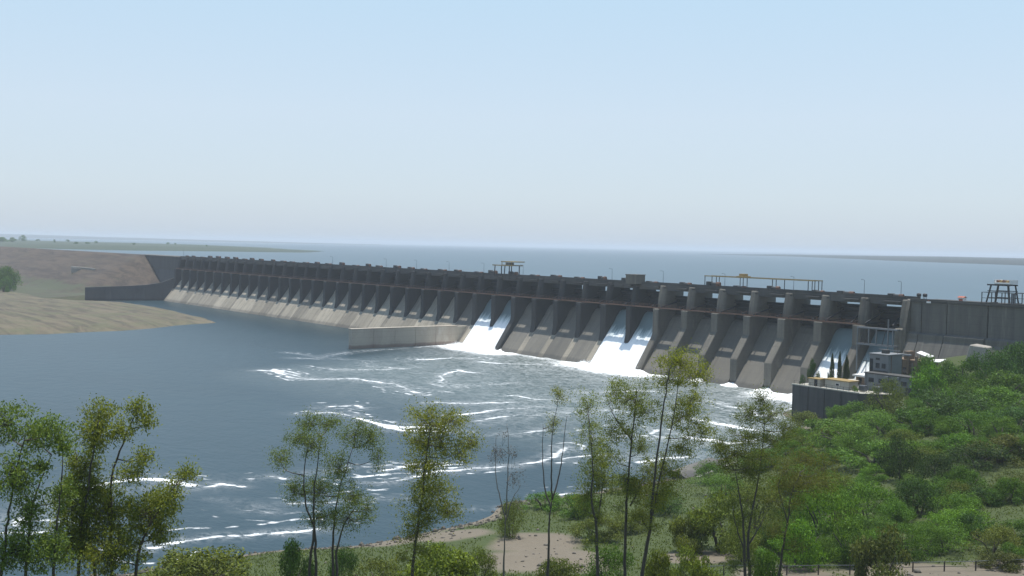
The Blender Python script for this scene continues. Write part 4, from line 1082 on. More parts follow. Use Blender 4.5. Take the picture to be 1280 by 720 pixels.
TREES=[
('leaning_tree',(129.2,-277.8,25.4),[
  [ (0,0,0),(0.3909,0.3352,3.672),(0.7178,0.4905,5.843),(1.136,0.7782,8.207),(1.58,1.059,9.929) ],
  [ (0.8428,1.111,0.0294),(0.6282,1.467,3.554),(0.3758,1.68,5.616),(0.3491,2.164,7.275),(0.3653,2.684,8.606) ],
  [ (1.916,2.526,0.06682),(1.986,2.411,3.306),(2.288,2.56,5.897),(2.575,2.635,7.631) ],
 ],[
   (-0.8107,0.6586,10.33,0.93,1.099) ,   (0.09237,1.813,9.637,0.7609,0.7609) ,   (1.246,2.33,9.979,0.93,0.7609) ,   (2.18,2.731,9.577,0.5073,0.7609) ,   (1.163,0.4625,7.701,1.099,1.268) ,   (1.059,1.356,5.8,0.8455,1.015) ,   (0.6871,0.8183,3.668,1.522,1.268) ,   (2.554,2.023,3.926,1.015,1.099) ,   (1.996,1.591,8.481,0.5073,0.5073) ,   (0.7952,3.199,6.372,0.5073,0.93) ,
 ],0.74),
('broad_tree',(126.6,-273,23.51),[
  [ (0,0,0),(0.195,0.1405,4.662),(0.6072,0.4489,7.472),(0.9283,0.6066,9.804),(1.313,0.8331,11.89) ],
  [ (1.248,1.646,0.04355),(0.7373,1.763,5.943),(0.403,1.895,8.423),(0.5273,2.618,10.71),(0.6567,3.304,12.31) ],
  [ (1.942,2.56,0.06774),(2.287,2.87,4.278),(2.996,3.526,6.416),(3.975,4.537,8.548) ],
  [ (0.6936,0.9144,0.02419),(0.2247,0.9402,3.619),(-0.6932,0.3757,7.227),(-1.211,0.2813,9.948) ],
 ],[
   (-0.0425,1.282,11.9,0.9184,0.7347) ,   (0.7906,0.7286,10.91,0.8265,0.9184) ,   (1.276,2.146,11.18,0.6888,0.5051) ,   (0.516,3.258,12.2,0.5969,0.5051) ,   (1.057,3.641,11.59,0.4592,0.5051) ,   (-0.893,0.6927,8.79,0.8265,1.194) ,   (-0.01799,0.01057,6.942,1.102,1.378) ,   (-0.1931,0.0269,4.821,1.561,1.378) ,   (0.5047,1.741,6.362,1.561,1.286) ,   (2.083,1.358,4.461,1.837,1.378) ,   (2.119,3.414,6.479,1.286,1.194) ,   (3.443,4.141,7.485,0.8265,0.9184) ,   (2.582,5.387,8.571,0.5969,0.4592) ,   (2.592,2.325,8.908,0.6888,0.551) ,   (-0.05995,1.089,7.636,0.9184,0.8265) ,   (1.845,4.171,5.289,1.01,0.8265) ,   (2.556,2.962,9.931,0.5051,0.4133) ,
 ],0.95),
('dark_clump_tree',(123,-256.4,20.37),[
  [ (0,0,0),(0.1466,-0.004041,3.395),(0.4412,0.1155,5.673),(0.2693,-0.4265,7.206),(0.3027,-0.6565,9.392),(0.6548,-0.4501,11.85) ],
  [ (0.9706,1.28,0.03386),(0.6627,1.46,2.728),(0.3759,1.687,5.72),(0.2868,2.133,8.067),(0.4818,2.987,10.94) ],
  [ (0.3681,0.4854,0.01284),(0.3561,0.3074,3.955),(0.3934,0.1227,6.772),(0.5552,0.06592,9.027),(0.946,0.3625,12.09) ],
  [ (1.305,1.721,0.04553),(0.8065,1.685,3.289),(0.7586,2.174,5.454),(1.074,3.107,7.087) ],
 ],[
   (-1.443,0.7169,12.61,0.9971,0.6093) ,   (-0.704,1.582,12.58,0.9971,0.6093) ,   (0.2627,-1.094,12.01,0.7755,0.6647) ,   (-2.18,-1.271,10.14,0.7755,0.7201) ,   (0.8532,-0.4255,11.55,1.052,0.9971) ,   (1.377,2.598,12.07,1.108,0.9417) ,   (2.245,3.432,12.02,0.8309,0.9417) ,   (3.168,3.491,10.67,0.4431,0.7755) ,   (1.315,1.552,9.775,0.9971,1.108) ,   (-0.6385,1.063,7.847,1.44,1.108) ,   (-0.4972,-0.9668,8.284,0.7755,0.9417) ,   (2.35,2.005,8.146,1.108,0.9417) ,   (0.9602,2.557,6.008,1.44,0.8309) ,   (0.3547,0.637,6.362,1.219,0.7755) ,   (1.422,3.679,6.859,0.7201,0.6647) ,
 ],0.72),
('olive_feathery_tree',(120.6,-246.6,17.87),[
  [ (0,0,0),(0.201,0.0316,2.831),(0.4573,0.1079,5.221),(0.7996,0.3316,8.147),(1.039,0.4073,10.87),(1.336,0.5267,13.1),(1.659,0.6406,14.71) ],
 ],[
   (0.7979,0.6301,14.41,1.347,0.8571) ,   (1.605,2.127,14.52,1.163,0.7959) ,   (-0.9611,1.063,12.69,1.041,0.7959) ,   (0.8236,1.95,13.01,1.347,0.9184) ,   (2.2,3.753,12.94,0.6122,0.6735) ,   (2.401,2.596,12.1,0.8571,0.551) ,   (1.503,0.2429,11.33,1.163,1.041) ,   (-0.4229,2.198,8.793,1.592,0.9184) ,   (1.324,0.1464,7.851,1.347,0.8571) ,   (0.4764,2.829,7.141,1.041,0.6735) ,
 ],0.75),
('grey_bare_tree',(115.4,-233.8,14.06),[
  [ (0,0,0),(0.1026,-0.07295,3.221),(0.2481,-0.1527,5.453),(0.4087,-0.1734,8.299) ],
  [ (-0.1654,0.2732,7.695),(-0.8479,-0.06438,10),(-1.302,-0.1271,11.91),(-1.591,0.09681,14.89) ],
  [ (-0.1925,0.2152,7.344),(0.2574,0.5231,9.372),(0.8953,1.047,10.91) ],
  [ (-0.1837,0.276,8.115),(-0.4244,0.5567,11),(-0.6653,0.8382,13.9),(-1.083,0.834,15.96) ],
 ],[
   (-0.2832,-0.2401,14.06,0.8397,1.819) ,   (-1.296,1.643,11.57,0.6997,1.539) ,
 ],0.1),
('forked_bare_tree',(116.2,-229.4,13.48),[
  [ (0,0,0),(0.09461,-0.07934,3.287),(0.1372,-0.1512,7.764),(0.4138,-0.06984,9.816) ],
  [ (-0.1723,0.3428,8.927),(-0.7844,0.0556,10.57),(-1.232,0.05957,13.38),(-1.51,0.2926,16.28) ],
  [ (-0.1602,0.4044,9.643),(-0.1265,0.2068,12.33),(-0.02461,0.1254,15.44),(0.3285,0.3833,18.68) ],
  [ (-0.1602,0.4044,9.643),(-0.08938,1.031,11.53),(-0.1661,1.492,13.85),(-0.2798,1.96,17.05) ],
 ],[
   (0.05352,0.6917,19.05,0.7857,0.8571) ,   (-1.653,1.435,16.17,0.5714,1) ,
 ],0.28),
('pale_sapling_tree',(116,-223.2,12.26),[
  [ (0,0,0),(0.03893,-0.1444,3.416),(-0.05584,-0.4,7.847),(-0.2442,-0.9028,10.33),(-0.09087,-0.9324,13.19),(-0.3341,-1.359,18) ],
  [ (-0.4259,-0.06794,7.721),(-0.4123,0.5312,10.35),(-0.5299,0.9534,12.91) ],
 ],[
   (-1.458,-0.3924,18.52,0.8178,1.487) ,   (-0.2887,-0.9493,16.12,1.041,1.338) ,   (-1.441,0.3811,12.43,1.338,1.487) ,   (-0.5453,1.105,11.76,1.041,1.338) ,   (-1.592,-0.3111,10.22,0.9665,1.041) ,   (-0.2834,0.2975,14,0.8921,0.8921) ,
 ],0.42),
('tall_slender_tree',(115.3,-219.2,11.33),[
  [ (0,0,0),(0.07726,-0.08757,3.516),(0.1017,-0.09994,9.3),(0.2782,-0.0009488,13.69),(0.5364,0.219,18.3),(0.7294,0.2455,21.21) ],
  [ (-0.05584,0.5517,9.799),(0.1604,1.345,11.29),(0.3253,2.081,12.94) ],
  [ (-0.2361,0.7146,16.07),(-1.014,-0.601,17.99),(-1.358,-1.368,19.54) ],
 ],[
   (0.409,0.06625,20.19,1.684,1.378) ,   (-1.704,-0.04832,20.4,1.148,1.224) ,   (1.555,0.7764,19.08,1.148,1.071) ,   (-1.973,-0.3065,16.83,0.9949,1.301) ,   (-0.07333,1.742,15.38,0.9184,1.071) ,   (-0.1493,-0.1816,12.49,0.9184,1.224) ,   (-2.358,-0.2933,14.43,0.9184,0.9184) ,   (0.4416,-0.2693,17.03,1.071,0.9184) ,
 ],0.5),
('tall_feathery_tree',(116.9,-218.8,11.69),[
  [ (0,0,0),(0.249,0.1513,3.716),(0.68,0.5414,7.421),(0.8701,0.4974,9.293),(1.159,0.8375,15.14),(1.551,1.292,20.66),(1.895,1.486,23.09) ],
  [ (0.341,0.9577,7.975),(0.549,1.952,12.79),(0.8703,3.137,18.25),(0.9076,3.895,22.87) ],
  [ (0.3249,0.8929,7.292),(0.04528,0.1819,8.4),(0.1,-0.1078,9.212) ],
 ],[
   (1.664,2.99,23.3,1.668,1.137) ,   (1.552,5.325,22.18,1.061,1.213) ,   (1.209,2.231,21.78,1.213,0.9854) ,   (1.3,4.211,18.22,1.971,1.213) ,   (2.555,5.135,16.71,1.061,0.9854) ,   (0.5511,4.452,15.08,1.137,1.061) ,   (-0.4145,3.347,12.7,1.516,1.44) ,   (-0.05402,1.998,10.45,1.668,1.213) ,   (-1.183,1.137,11.88,0.9854,1.213) ,   (3.123,3.208,19.98,1.213,0.758) ,
 ],0.55),
('dark_olive_tree',(132.1,-221.6,15.8),[
  [ (0,0,0),(0.0469,-0.1171,3.679),(-0.03796,-0.3884,7.66),(-0.1209,-0.7748,9.796),(-0.2892,-1.262,12.11) ],
  [ (0.2774,0.3658,0.009678),(-0.04278,0.5832,3.541),(-0.412,0.6908,6.365),(-0.4141,1.271,9.018),(-0.3868,1.908,11.95),(-0.4677,2.445,15.57) ],
  [ (-0.1884,0.08653,5.244),(-0.5047,-0.6147,7.26),(-0.6464,-1.107,8.944) ],
  [ (-0.01879,0.3521,5.906),(0.3081,1.289,7.371),(0.4157,1.913,8.439) ],
 ],[
   (-0.3173,1.866,17.7,0.9184,0.8528) ,   (-1.073,1.517,16.36,1.312,0.9184) ,   (0.8785,1.68,16.61,1.246,0.8528) ,   (1.282,2.958,15.38,0.984,0.9184) ,   (-0.5149,0.1485,14.69,1.706,0.984) ,   (-0.2095,3.114,14.14,1.443,0.8528) ,   (-0.5789,-0.8943,13.47,1.771,0.984) ,   (-1.577,-1.719,13.91,0.9184,1.05) ,   (1.41,0.00173,13.38,1.509,0.7872) ,   (-0.1426,0.1356,11.86,1.706,0.9184) ,
 ],0.65),
('brown_green_tree',(131.9,-217,14.86),[
  [ (0,0,0),(0.07921,-0.06684,3.8),(0.3397,0.01791,6.238),(0.6343,0.1556,8.798),(0.8475,0.125,10.4),(1.404,0.576,12.48) ],
  [ (0.09697,0.6471,8.142),(-0.4232,0.4798,9.768),(-0.8069,0.4711,11.07) ],
 ],[
   (-0.4549,0.924,12.32,1.491,0.949) ,   (-0.152,3.071,13.04,1.491,1.085) ,   (0.9,4.351,12.4,1.288,1.085) ,   (1.229,1.378,11.41,1.83,0.949) ,   (-1.418,1.556,10.69,1.288,0.8812) ,   (2.544,2.326,11.41,0.949,0.6778) ,
 ],0.8),
]
BUSHES=[
('b','olive',(78.38,-246.2,12.31),6.71),
('b','dark',(95.85,-244.4,16.93),2.45),
('b','olive',(94.76,-234.5,13.4),3.67),
('b','yellow',(102.5,-232.4,16.37),4.52),
('b','olive',(65.1,-194.5,8.345),2.33),
('b','green',(109.3,-215.3,14.72),3.27),
('b','yellow',(114.9,-214.5,15.92),1.89),
('b','olive',(73.88,-186.3,6.759),3.92),
('b','dark',(67.53,-164.9,7.183),3.85),
('b','yellow',(90.28,-177.7,11.29),5.03),
('b','olive',(83.21,-162.2,10.59),5.53),
('b','green',(51.49,-138.1,5.764),3.88),
('r','olive',(13.13,-59.66,4.484),5.36),
('r','green',(37.3,-68.85,9.928),6.77),
('r','olive',(40.1,-64.77,16.23),6.02),
('r','bright',(46.59,-56.07,18.72),6.02),
('r','dark',(63.51,-77.09,14.25),8.12),
('r','dark',(52.49,-41.45,22.41),7.64),
('r','dark',(51.05,-26.69,24.03),5.95),
('r','green',(69.01,-64.76,16.32),6.17),
('r','pale',(58.97,-106.5,10.16),6.99),
('r','pale',(73.03,-117.8,9.414),5.54),
('t','deep',(84.12,-126,14.77),4.07),
('t','deep',(91.21,-126.8,12.48),4.46),
('r','bright',(84.58,-107.5,10.87),4.88),
('r','brown',(92.28,-108.8,12.53),5.26),
('r','brown',(104.4,-126,10.88),4.21),
('r','dark',(102,-132.6,9.208),2.94),
('r','bright',(97.46,-164.9,12.23),4.21),
('r','bright',(95.28,-151.3,10.52),4.01),
('r','bright',(104.4,-178.9,11.84),3.42),
('r','green',(106.2,-171.6,11.44),3.91),
('r','green',(109.6,-163.9,10.59),3.54),
('r','grey',(120.2,-184.5,14.54),3.73),
('r','green',(111.1,-157,9.218),4.04),
('r','olive',(116.5,-154.8,10.31),4.17),
('r','green',(35.96,-41.84,20.11),4.41),
('r','green',(44.53,-38.85,19.99),5.51),
('r','green',(75.87,-89.05,12.74),5.95),
('r','green',(61.17,-86.88,12.8),4.99),
('r','olive',(84.43,-144.2,9.498),3.83),
('r','green',(77.41,-112.3,6.066),4.37),
('r','dark',(80.79,-82.56,12.91),5.33),
('r','pale',(71.38,-136.6,7.641),4.99),
('r','olive',(95.16,-171.3,10.14),3.72),
('r','pale',(45.89,-95.94,4.544),5.82),
('r','pale',(52.98,-86.37,8.391),5.82),
('r','bright',(61.97,-57.71,12.68),5.36),
('b','olive',(101.6,-215.7,12.08),2.92),
('b','green',(57.21,-175.4,4.357),4.67),
('b','olive',(72.13,-177.1,6.114),4.33),
('b','yellow',(110.3,-204.1,13.25),2.58),
('b','olive',(97.92,-223.7,13.32),2.2),
('b','dark',(94.51,-238.1,14.71),1.92),
('b','green',(118.9,-202.7,15.06),2.12),
('b','bright',(48.62,-175.1,3.963),4.05),
('b','olive',(45.77,-154.1,3.504),4.37),
('b','yellow',(87.72,-181.2,9.336),3.28),
('b','pale',(63.49,-147.1,5.98),4.71),
('b','olive',(97.53,-181.4,10.39),3.52),
('b','pale',(51.54,-121.5,5.308),4.7),
('r','green',(39.99,-38.31,18.52),4.79),
('r','bright',(46.57,-39.65,17.08),5.08),
('r','dark',(45.21,-21.38,20.47),5.31),
('r','green',(51.48,-53.16,15.33),5.6),
('t','green',(61.48,-49.72,18.46),8.02),
('t','deep',(91.18,-113.7,10.75),5.48),
('r','green',(115.6,-147.8,10.21),3.67),
('r','bright',(108,-146.2,9.516),3.84),
('r','brown',(121.3,-161.8,9.358),2.95),
('l','far',(-496.3,-138.1,28.84),11.2),
]

TREE_LOOK = {
 'leaning_tree': ('half-cut leafy tree at the left edge of the picture, leaning right', (0.80, 0.95, 0.70), .42, 'leaf'),
 'broad_tree': ('broad many-stemmed green tree with a spread crown at the bottom left', (1.0, 0.98, 0.62), .42, 'leaf'),
 'dark_clump_tree': ('dark small-leaved tree on four thin stems before the foam streaks', (0.78, 0.85, 0.66), .32, 'leaf'),
 'olive_feathery_tree': ('olive feathery tree on one curved thin trunk, right of the dark one', (1.15, 1.05, 0.60), .42, 'leaf'),
 'grey_bare_tree': ('almost bare grey sapling with thin upright twigs by the shore', (1.0, 0.9, 0.9), .35, 'twig_leaf'),
 'forked_bare_tree': ('bare dark tree forking in three with a small tuft of leaves on top', (1.1, 1.0, 0.7), .35, 'leaf'),
 'pale_sapling_tree': ('thin pale green sapling, left one of the slender trees in the middle', (1.1, 1.1, 0.75), .42, 'leaf'),
 'tall_slender_tree': ('tall slender tree with a straight dark trunk in the middle', (1.0, 1.0, 0.62), .42, 'leaf'),
 'tall_feathery_tree': ('tallest feathery yellow-green tree before the right chutes, twin leaning stems', (1.2, 1.12, 0.60), .45, 'leaf'),
 'dark_olive_tree': ('dark olive tree with open branches before the rapids on the right', (0.72, 0.74, 0.55), .34, 'leaf'),
 'brown_green_tree': ('brownish green tree with a slanting dark trunk, right of the dark olive one', (0.72, 0.66, 0.50), .36, 'leaf'),
}
def build_tree(name, base, stems, blobs, dens, seed):
    rng = np.random.default_rng(seed); rr = random.Random(seed)
    label, tone, ll, lm = TREE_LOOK[name]
    gz = float(bank_z(base[0], base[1], False))
    o = tag(empty(name, (base[0], base[1], min(gz, base[2]))), label, 'tree', 'trees on the near bank')
    off = Vector((0, 0, base[2] - o.location.z))
    H = max(b[2] for b in blobs) + 1
    wispy = name in ('pale_sapling_tree', 'tall_slender_tree', 'tall_feathery_tree', 'olive_feathery_tree', 'brown_green_tree')
    if name in ('pale_sapling_tree', 'tall_slender_tree', 'tall_feathery_tree', 'olive_feathery_tree'):
        blobs = [(a, b, c, d * 1.28, e * 1.22) for a, b, c, d, e in blobs]
    tr = MB(); nodes = []
    for si, st in enumerate(stems):
        pts = [Vector(p) + off for p in st]
        if st[0][2] < 1.0 and off.z > 0.05:
            pts = [Vector((pts[0].x * .8, pts[0].y * .8, -0.3))] + pts
        path = smooth_path(pts, 5)
        r0 = (0.0085 if len(stems) > 2 else 0.0095) * H * (1.0 if st[0][2] < 1.0 else .5)
        n = len(path)
        path = [p + Vector((rr.gauss(0, .025), rr.gauss(0, .025), 0)) * (k > 0) for k, p in enumerate(path)]
        tr.tube(path, [max(r0 * (1 - .82 * k / (n - 1)), .018) for k in range(n)], 7)
        nodes += path[n // 4:]
    if name in ('pale_sapling_tree', 'tall_slender_tree', 'tall_feathery_tree', 'olive_feathery_tree', 'dark_olive_tree', 'brown_green_tree'):
        blobs = list(blobs)
        for p in rr.sample(nodes, min(len(nodes), 9)):               # loose sprays lower down the stems
            if p.z - off.z < 0.72 * H:
                a = rr.uniform(0, 6.28); s_ = rr.uniform(.5, 1.1)
                blobs.append((p.x + s_ * math.cos(a), p.y + s_ * math.sin(a), p.z - off.z + rr.uniform(0, .5), rr.uniform(.5, 1.0), rr.uniform(.35, .7)))
    cs, dirs = [], []
    tw = MB()
    for bx_, by_, bz_, rx, rz in blobs:
        c = Vector((bx_, by_, bz_)) + off
        best = min(nodes, key=lambda p: (p - c).length + max(0, p.z - c.z + .3) * 2)
        mid = best.lerp(c, .55) + Vector((rr.gauss(0, .12), rr.gauss(0, .12), -.12 * (c - best).length))
        tr.tube(smooth_path([best, mid, c], 3), [max(.012, .045 * (1 - k / 7)) for k in range(7)], 5)
        ncl = int((dens * 44 + 8 * (dens > .2)) * rx * rz * (.62 if wispy else 1)) + 4
        for _ in range(ncl):
            u = unit(rng.normal(size=3)); rad = rng.random() ** .45 * (1.08 if rng.random() < .85 else 1.35)
            q = np.array(c) + u * rad * np.array([rx, rx, rz])
            qv = Vector(q)
            m2 = c.lerp(qv, .5) + Vector((rr.gauss(0, .08), rr.gauss(0, .08), -.06))
            tw.tube([c.lerp(qv, .12), m2, qv], [.014, .010, .005], 3)
            k = rng.integers(24, 60)
            spread = rng.uniform(.14, .5 if wispy else .38)
            cs.append(q + rng.normal(size=(k, 3)) * np.array([spread, spread, spread * .85]))
    mesh_obj('trunk', tr.mesh('trunk', M['bark_pale' if name == 'grey_bare_tree' else 'bark'], smooth=True), None, o)
    cs = np.concatenate(cs)
    n = len(cs)
    cr = mesh_obj('crown', leaf_mesh('crown', cs, rng.uniform(.6, 1.25, n) * ll * .44, rng.uniform(.6, 1.2, n) * ll * .19, rng, .7, mat=M[lm]), None, o)
    cr.color = (*(t_ * 1.4 for t_ in tone), 1)
    mesh_obj('twigs', tw.mesh('twigs', M['bark'], smooth=True), None, o)['kind'] = 'stuff'
for k, (nm, base, stems, blobs, dens) in enumerate(TREES):
    build_tree(nm, base, stems, blobs, dens, 300 + k)

def cam_ld(x, y):
    d = Vector((x - CAM.x, y - CAM.y, 0)); D_ = -d.x * math.cos(YAW) + d.y * math.sin(YAW)
    return (d.x * math.sin(YAW) + d.y * math.cos(YAW)) / D_, D_
# --- bushes and bank trees: unit-sized prototypes (radius 1, height 1), each copied with its parts
def bush_proto(seed, lobes, leaves, lo, lsize, tall=False, stems=4):
    rng = np.random.default_rng(seed)
    C_, O_ = [], []
    for k in range(lobes):
        th = rng.uniform(0, 2 * math.pi); h = rng.uniform(lo, 1) if k else .85
        rmax = (1 - ((h - .40) / .62) ** 2) ** .5 if h > .4 else (1 if not tall else .55 + .45 * (h - lo) / (.4 - lo + 1e-3))
        r = rmax * rng.uniform(.25, .78) if k else 0
        c = np.array([r * math.cos(th), r * math.sin(th), h * .84])
        s = rng.uniform(.13, .34)
        n = int(leaves * s * s / (lobes * .08))
        u = unit(rng.normal(size=(n, 3)))
        rad = s * rng.random((n, 1)) ** .28 * (1 + .28 * np.sin(u[:, :1] * 7 + seed) * np.sin(u[:, 1:2] * 9 + k))
        p = c + u * rad * np.array([1, 1, .75])
        C_.append(p); O_.append(u)
    C_ = np.concatenate(C_); O_ = np.concatenate(O_)
    keep = C_[:, 2] > 0.01
    C_, O_ = C_[keep], O_[keep]; n = len(C_)
    fol = leaf_mesh('foliage', C_, rng.uniform(.6, 1.3, n) * lsize, rng.uniform(.5, 1.0, n) * lsize * .55, rng, .25, O_, mat=M['bush_leaf'])
    st = MB(); rr = random.Random(seed)
    for k in range(stems):
        a = rr.uniform(0, 6.28); r = rr.uniform(.25, .6)
        st.tube(smooth_path([(r * .12 * math.cos(a), r * .12 * math.sin(a), -.12), (r * .35 * math.cos(a), r * .35 * math.sin(a), .3), (r * math.cos(a + .3), r * math.sin(a + .3), rr.uniform(.5, .72))], 3), [.026, .024, .022, .019, .016, .012, .008], 6)
    return fol, st.mesh('stems', M['bark'], smooth=True)
PROTO = [bush_proto(500 + k, (26, 18, 30, 15, 34, 21)[k], 9500, .10, (.066, .06, .05, .07, .055, .05)[k]) for k in range(6)]
PROTO_T = [bush_proto(540 + k, 22, 6000, .30, .062, True, 6) for k in range(3)]
def place_bush(name, x, y, z0, r, h, tone, label, cat='bush', group=None, proto=None, parts=('foliage', 'stems'), seed=0):
    rr = random.Random(seed)
    o = tag(empty(name, (x, y, z0), rr.uniform(0, 6.28)), label, cat, group)
    o.scale = (r, r * rr.uniform(.85, 1.1), h)
    f_, s_ = proto
    t = TONE[tone]; j = rr.uniform(.85, 1.15)
    c = mesh_obj(parts[0], f_, None, o); c.color = (t[0] * j * rr.uniform(.93, 1.07), t[1] * j, t[2] * j, 1)
    mesh_obj(parts[1], s_, None, o)
    return o
BUSH_LABEL = [
 'wide olive bush along the bottom edge, right of the broad left tree', 'dark green bush at the foot of the four-stemmed tree', 'low olive bush at the bottom edge left of the curved thin trunk',
 'yellow-green bush round the foot of the olive feathery tree', 'small olive bush behind the bare grey sapling', 'green bush at the foot of the tall slender tree', 'bright yellow-green bush at the foot of the tallest feathery tree',
 'low olive bush on the grass between the bare tree and the slender trees', 'dark round bush behind the tallest feathery tree, near the shore', 'big yellow-green bush left of the dark olive tree trunk',
 'olive bush between the trunks of the dark olive and brownish trees', 'green bush on the shore beside the concrete ledge',
 'low olive bush at the foot of the retaining wall by the rapids', 'rounded green bush at the right foot of the retaining wall', 'round olive tree crown before the power station wing', 'bright green bush right of the power station wing',
 'large dark bluish green tree in the middle of the right thicket', 'dark tree near the top right, under the gantry crane', 'dark tree at the right edge below the dam wall', 'green bush at the right edge below the top dark trees',
 'pale green bush on the grassy slope below the retaining wall', 'pale green bush lower on the grassy slope, left of the dark trunked tree', 'deep dark tree with visible forked trunks on the right bank', 'deep dark tree beside the forked one, its right neighbour',
 'bright green bush right of the two deep dark trees', 'brownish bush at the right edge, upper of the two brown ones', 'brownish sparse bush at the right edge, lower of the two brown ones', 'dark green bush left of the lower brown bush',
 'bright leafy bush right of the slanting dark trunk', 'bright leafy bush left of the deep dark trees, above the grey shrub', 'bright bush behind the left end of the road railing', 'green bush behind the railing, left of the grey shrub',
 'green bush behind the railing, right of the grey shrub', 'dry grey-brown shrub growing through the road railing', 'green bush behind the middle right part of the railing', 'olive bush behind the right end of the railing',
 'green bush at the foot of the right dam wall by the white roof sheet', 'green bush at the foot of the right wall beside the pale boulder', 'green bush right of the large dark bluish tree', 'green bush left of the large dark bluish tree',
 'olive bush left of the forked dark tree, below the pale slope', 'green bush between the forked dark tree and the large bluish tree', 'dark bush at the right edge, middle height', 'pale green bush behind the brownish tree',
 'olive bush under the brownish tree crown', 'pale green low bush on the slope just below the rapids', 'pale green bush high on the slope below the rounded wall bush', 'bright bush between the large bluish tree and the right edge',
 'olive bush at the bottom edge between the bare tree and the thin pale sapling', 'green bush on the shore behind the thin pale sapling', 'olive bush on the grass between the slender and the feathery tree', 'yellow-green bush at the bottom edge left of the dark olive trunk',
 'olive bush at the bottom edge left of the bare grey sapling', 'dark bush at the bottom edge right of the four-stemmed tree', 'green bush at the bottom edge between the dark olive and slanting trunks', 'bright bush on the shore right of the bare forked tree', 'olive bush on the shore behind the tall slender tree', 'yellow-green bush on the grass right of the tallest feathery tree', 'pale green bush near the shore left of the dark olive tree', 'olive bush on the grass behind the dark olive trunk', 'pale green bush near the shore behind the dark olive tree', 'green bush before the right wall between the roof sheets and the boulder', 'bright low bush under the pale boulder', 'dark bush right of the pale boulder at the wall foot', 'green bush on the slope below the pale boulder', 'tall green tree at the right edge below the dark top trees', 'tall deep dark tree in the lower right thicket near the brown bushes', 'green bush at the right edge just behind the railing end', 'bright bush in the lower right thicket above the railing', 'low brown bush touching the right end of the railing', 'dark green tree clump at the left edge on the far embankment foot']
for k, (kind, tone, (x, y, zt), r) in enumerate(BUSHES):
    if kind == 'l':
        continue
    z0 = float(bank_z(x, y, False)) - .15
    h = max(zt - z0, r * .75, 1.2) * 1.12
    tall = kind == 't'
    grow = 1.22 if kind == 'r' and 150 < cam_ld(x, y)[1] < 248 else 1.0
    h *= grow ** .7
    place_bush('bank_tree' if tall or h > 7.5 else 'bush', x, y, z0, r * 1.22 * grow, h, tone, BUSH_LABEL[k], 'tree' if tall or h > 7.5 else 'bush', 'bushes and trees of the near bank',
               PROTO_T[k % 3] if tall else PROTO[k % 6], ('crown', 'trunk') if tall or h > 7.5 else ('foliage', 'stems'), 700 + k)
# undergrowth of the thicket between them, each described by its nearest big neighbour
NEAR = {12: 'the low bush at the wall foot', 13: 'the rounded bush by the retaining wall', 14: 'the round olive crown before the power station', 15: 'the bright bush right of the power station',
        16: 'the large dark bluish tree', 17: 'the dark tree under the gantry crane', 18: 'the dark tree at the upper right edge', 19: 'the green bush at the right edge', 20: 'the pale bush below the retaining wall',
        21: 'the pale bush left of the forked tree', 22: 'the forked dark tree', 23: 'the deep dark tree beside the forked one', 24: 'the bush right of the deep dark trees', 25: 'the upper brown bush', 26: 'the lower brown bush',
        27: 'the dark bush by the lower brown one', 28: 'the bright bush by the slanting trunk', 29: 'the bright bush above the grey shrub', 30: 'the bush at the left railing end', 31: 'the green bush left of the grey shrub',
        32: 'the green bush right of the grey shrub', 34: 'the bush behind the right railing', 35: 'the bush at the right railing end', 36: 'the bush by the white roof sheet', 37: 'the bush beside the pale boulder',
        38: 'the green bush right of the bluish tree', 39: 'the green bush left of the bluish tree', 40: 'the olive bush left of the forked tree', 41: 'the bush between forked and bluish trees', 42: 'the dark bush at the right edge',
        43: 'the pale bush near the brownish tree', 44: 'the olive bush under the brownish tree', 45: 'the pale bush just below the rapids', 46: 'the pale bush high on the slope', 47: 'the bright bush near the right edge'}
SEEN_LABELS = {}
def LBL(t, x, y):
    c = SEEN_LABELS.setdefault(t, []); c.append((x, y))
    return t if len(c) == 1 else t.replace(' bush ', (' low bush ', ' leafy bush ', ' ragged bush ', ' rounded bush ')[min(len(c) - 2, 3)], 1)
def near_label(x, y, r, tone):
    k = min(NEAR, key=lambda i: math.hypot(BUSHES[i][2][0] - x, BUSHES[i][2][1] - y))
    l0, d0 = cam_ld(x, y); l1, d1 = cam_ld(BUSHES[k][2][0], BUSHES[k][2][1])
    dl, dd = (l0 - l1) * d0, (d0 - d1) * .6
    way = ('right of' if dl > 0 else 'left of') if abs(dl) > abs(dd) else ('behind' if dd > 0 else 'in front of')
    return LBL('%s %s bush %s %s' % ('tiny' if r < 3.1 else 'small' if r < 4.0 else 'middling', {'deep': 'dark'}.get(tone, tone), way, NEAR[k]), x, y)
taken = [(b[2][0], b[2][1], b[3]) for b in BUSHES]
rr = random.Random(99); made = 0
while made < 112:
    D = rr.uniform(138, 272); l = rr.uniform(.245, .50)
    x = CAM.x + D * (-math.cos(YAW) + l * math.sin(YAW)); y = CAM.y + D * (math.sin(YAW) + l * math.cos(YAW))
    z = float(bank_z(x, y, False))
    if z < 2.4 or (y > -54 and x < 36) or y > -9 or any(math.hypot(x - a, y - b) < .42 * c for a, b, c in taken) or any(math.hypot(x - s_[0][0], y - s_[0][1]) < s_[1] * .8 for s_ in SAND):
        continue
    r = rr.uniform(2.4, 5.0); taken.append((x, y, r * 1.2))
    tone = rr.choice(['green', 'green', 'pale', 'bright', 'olive', 'dark'])
    place_bush('bush', x, y, z - .15, r, r * rr.uniform(.75, 1.15), tone, near_label(x, y, r, tone), 'bush',
               'undergrowth bushes of the right bank thicket', PROTO[made % 6], seed=900 + made)
    made += 1

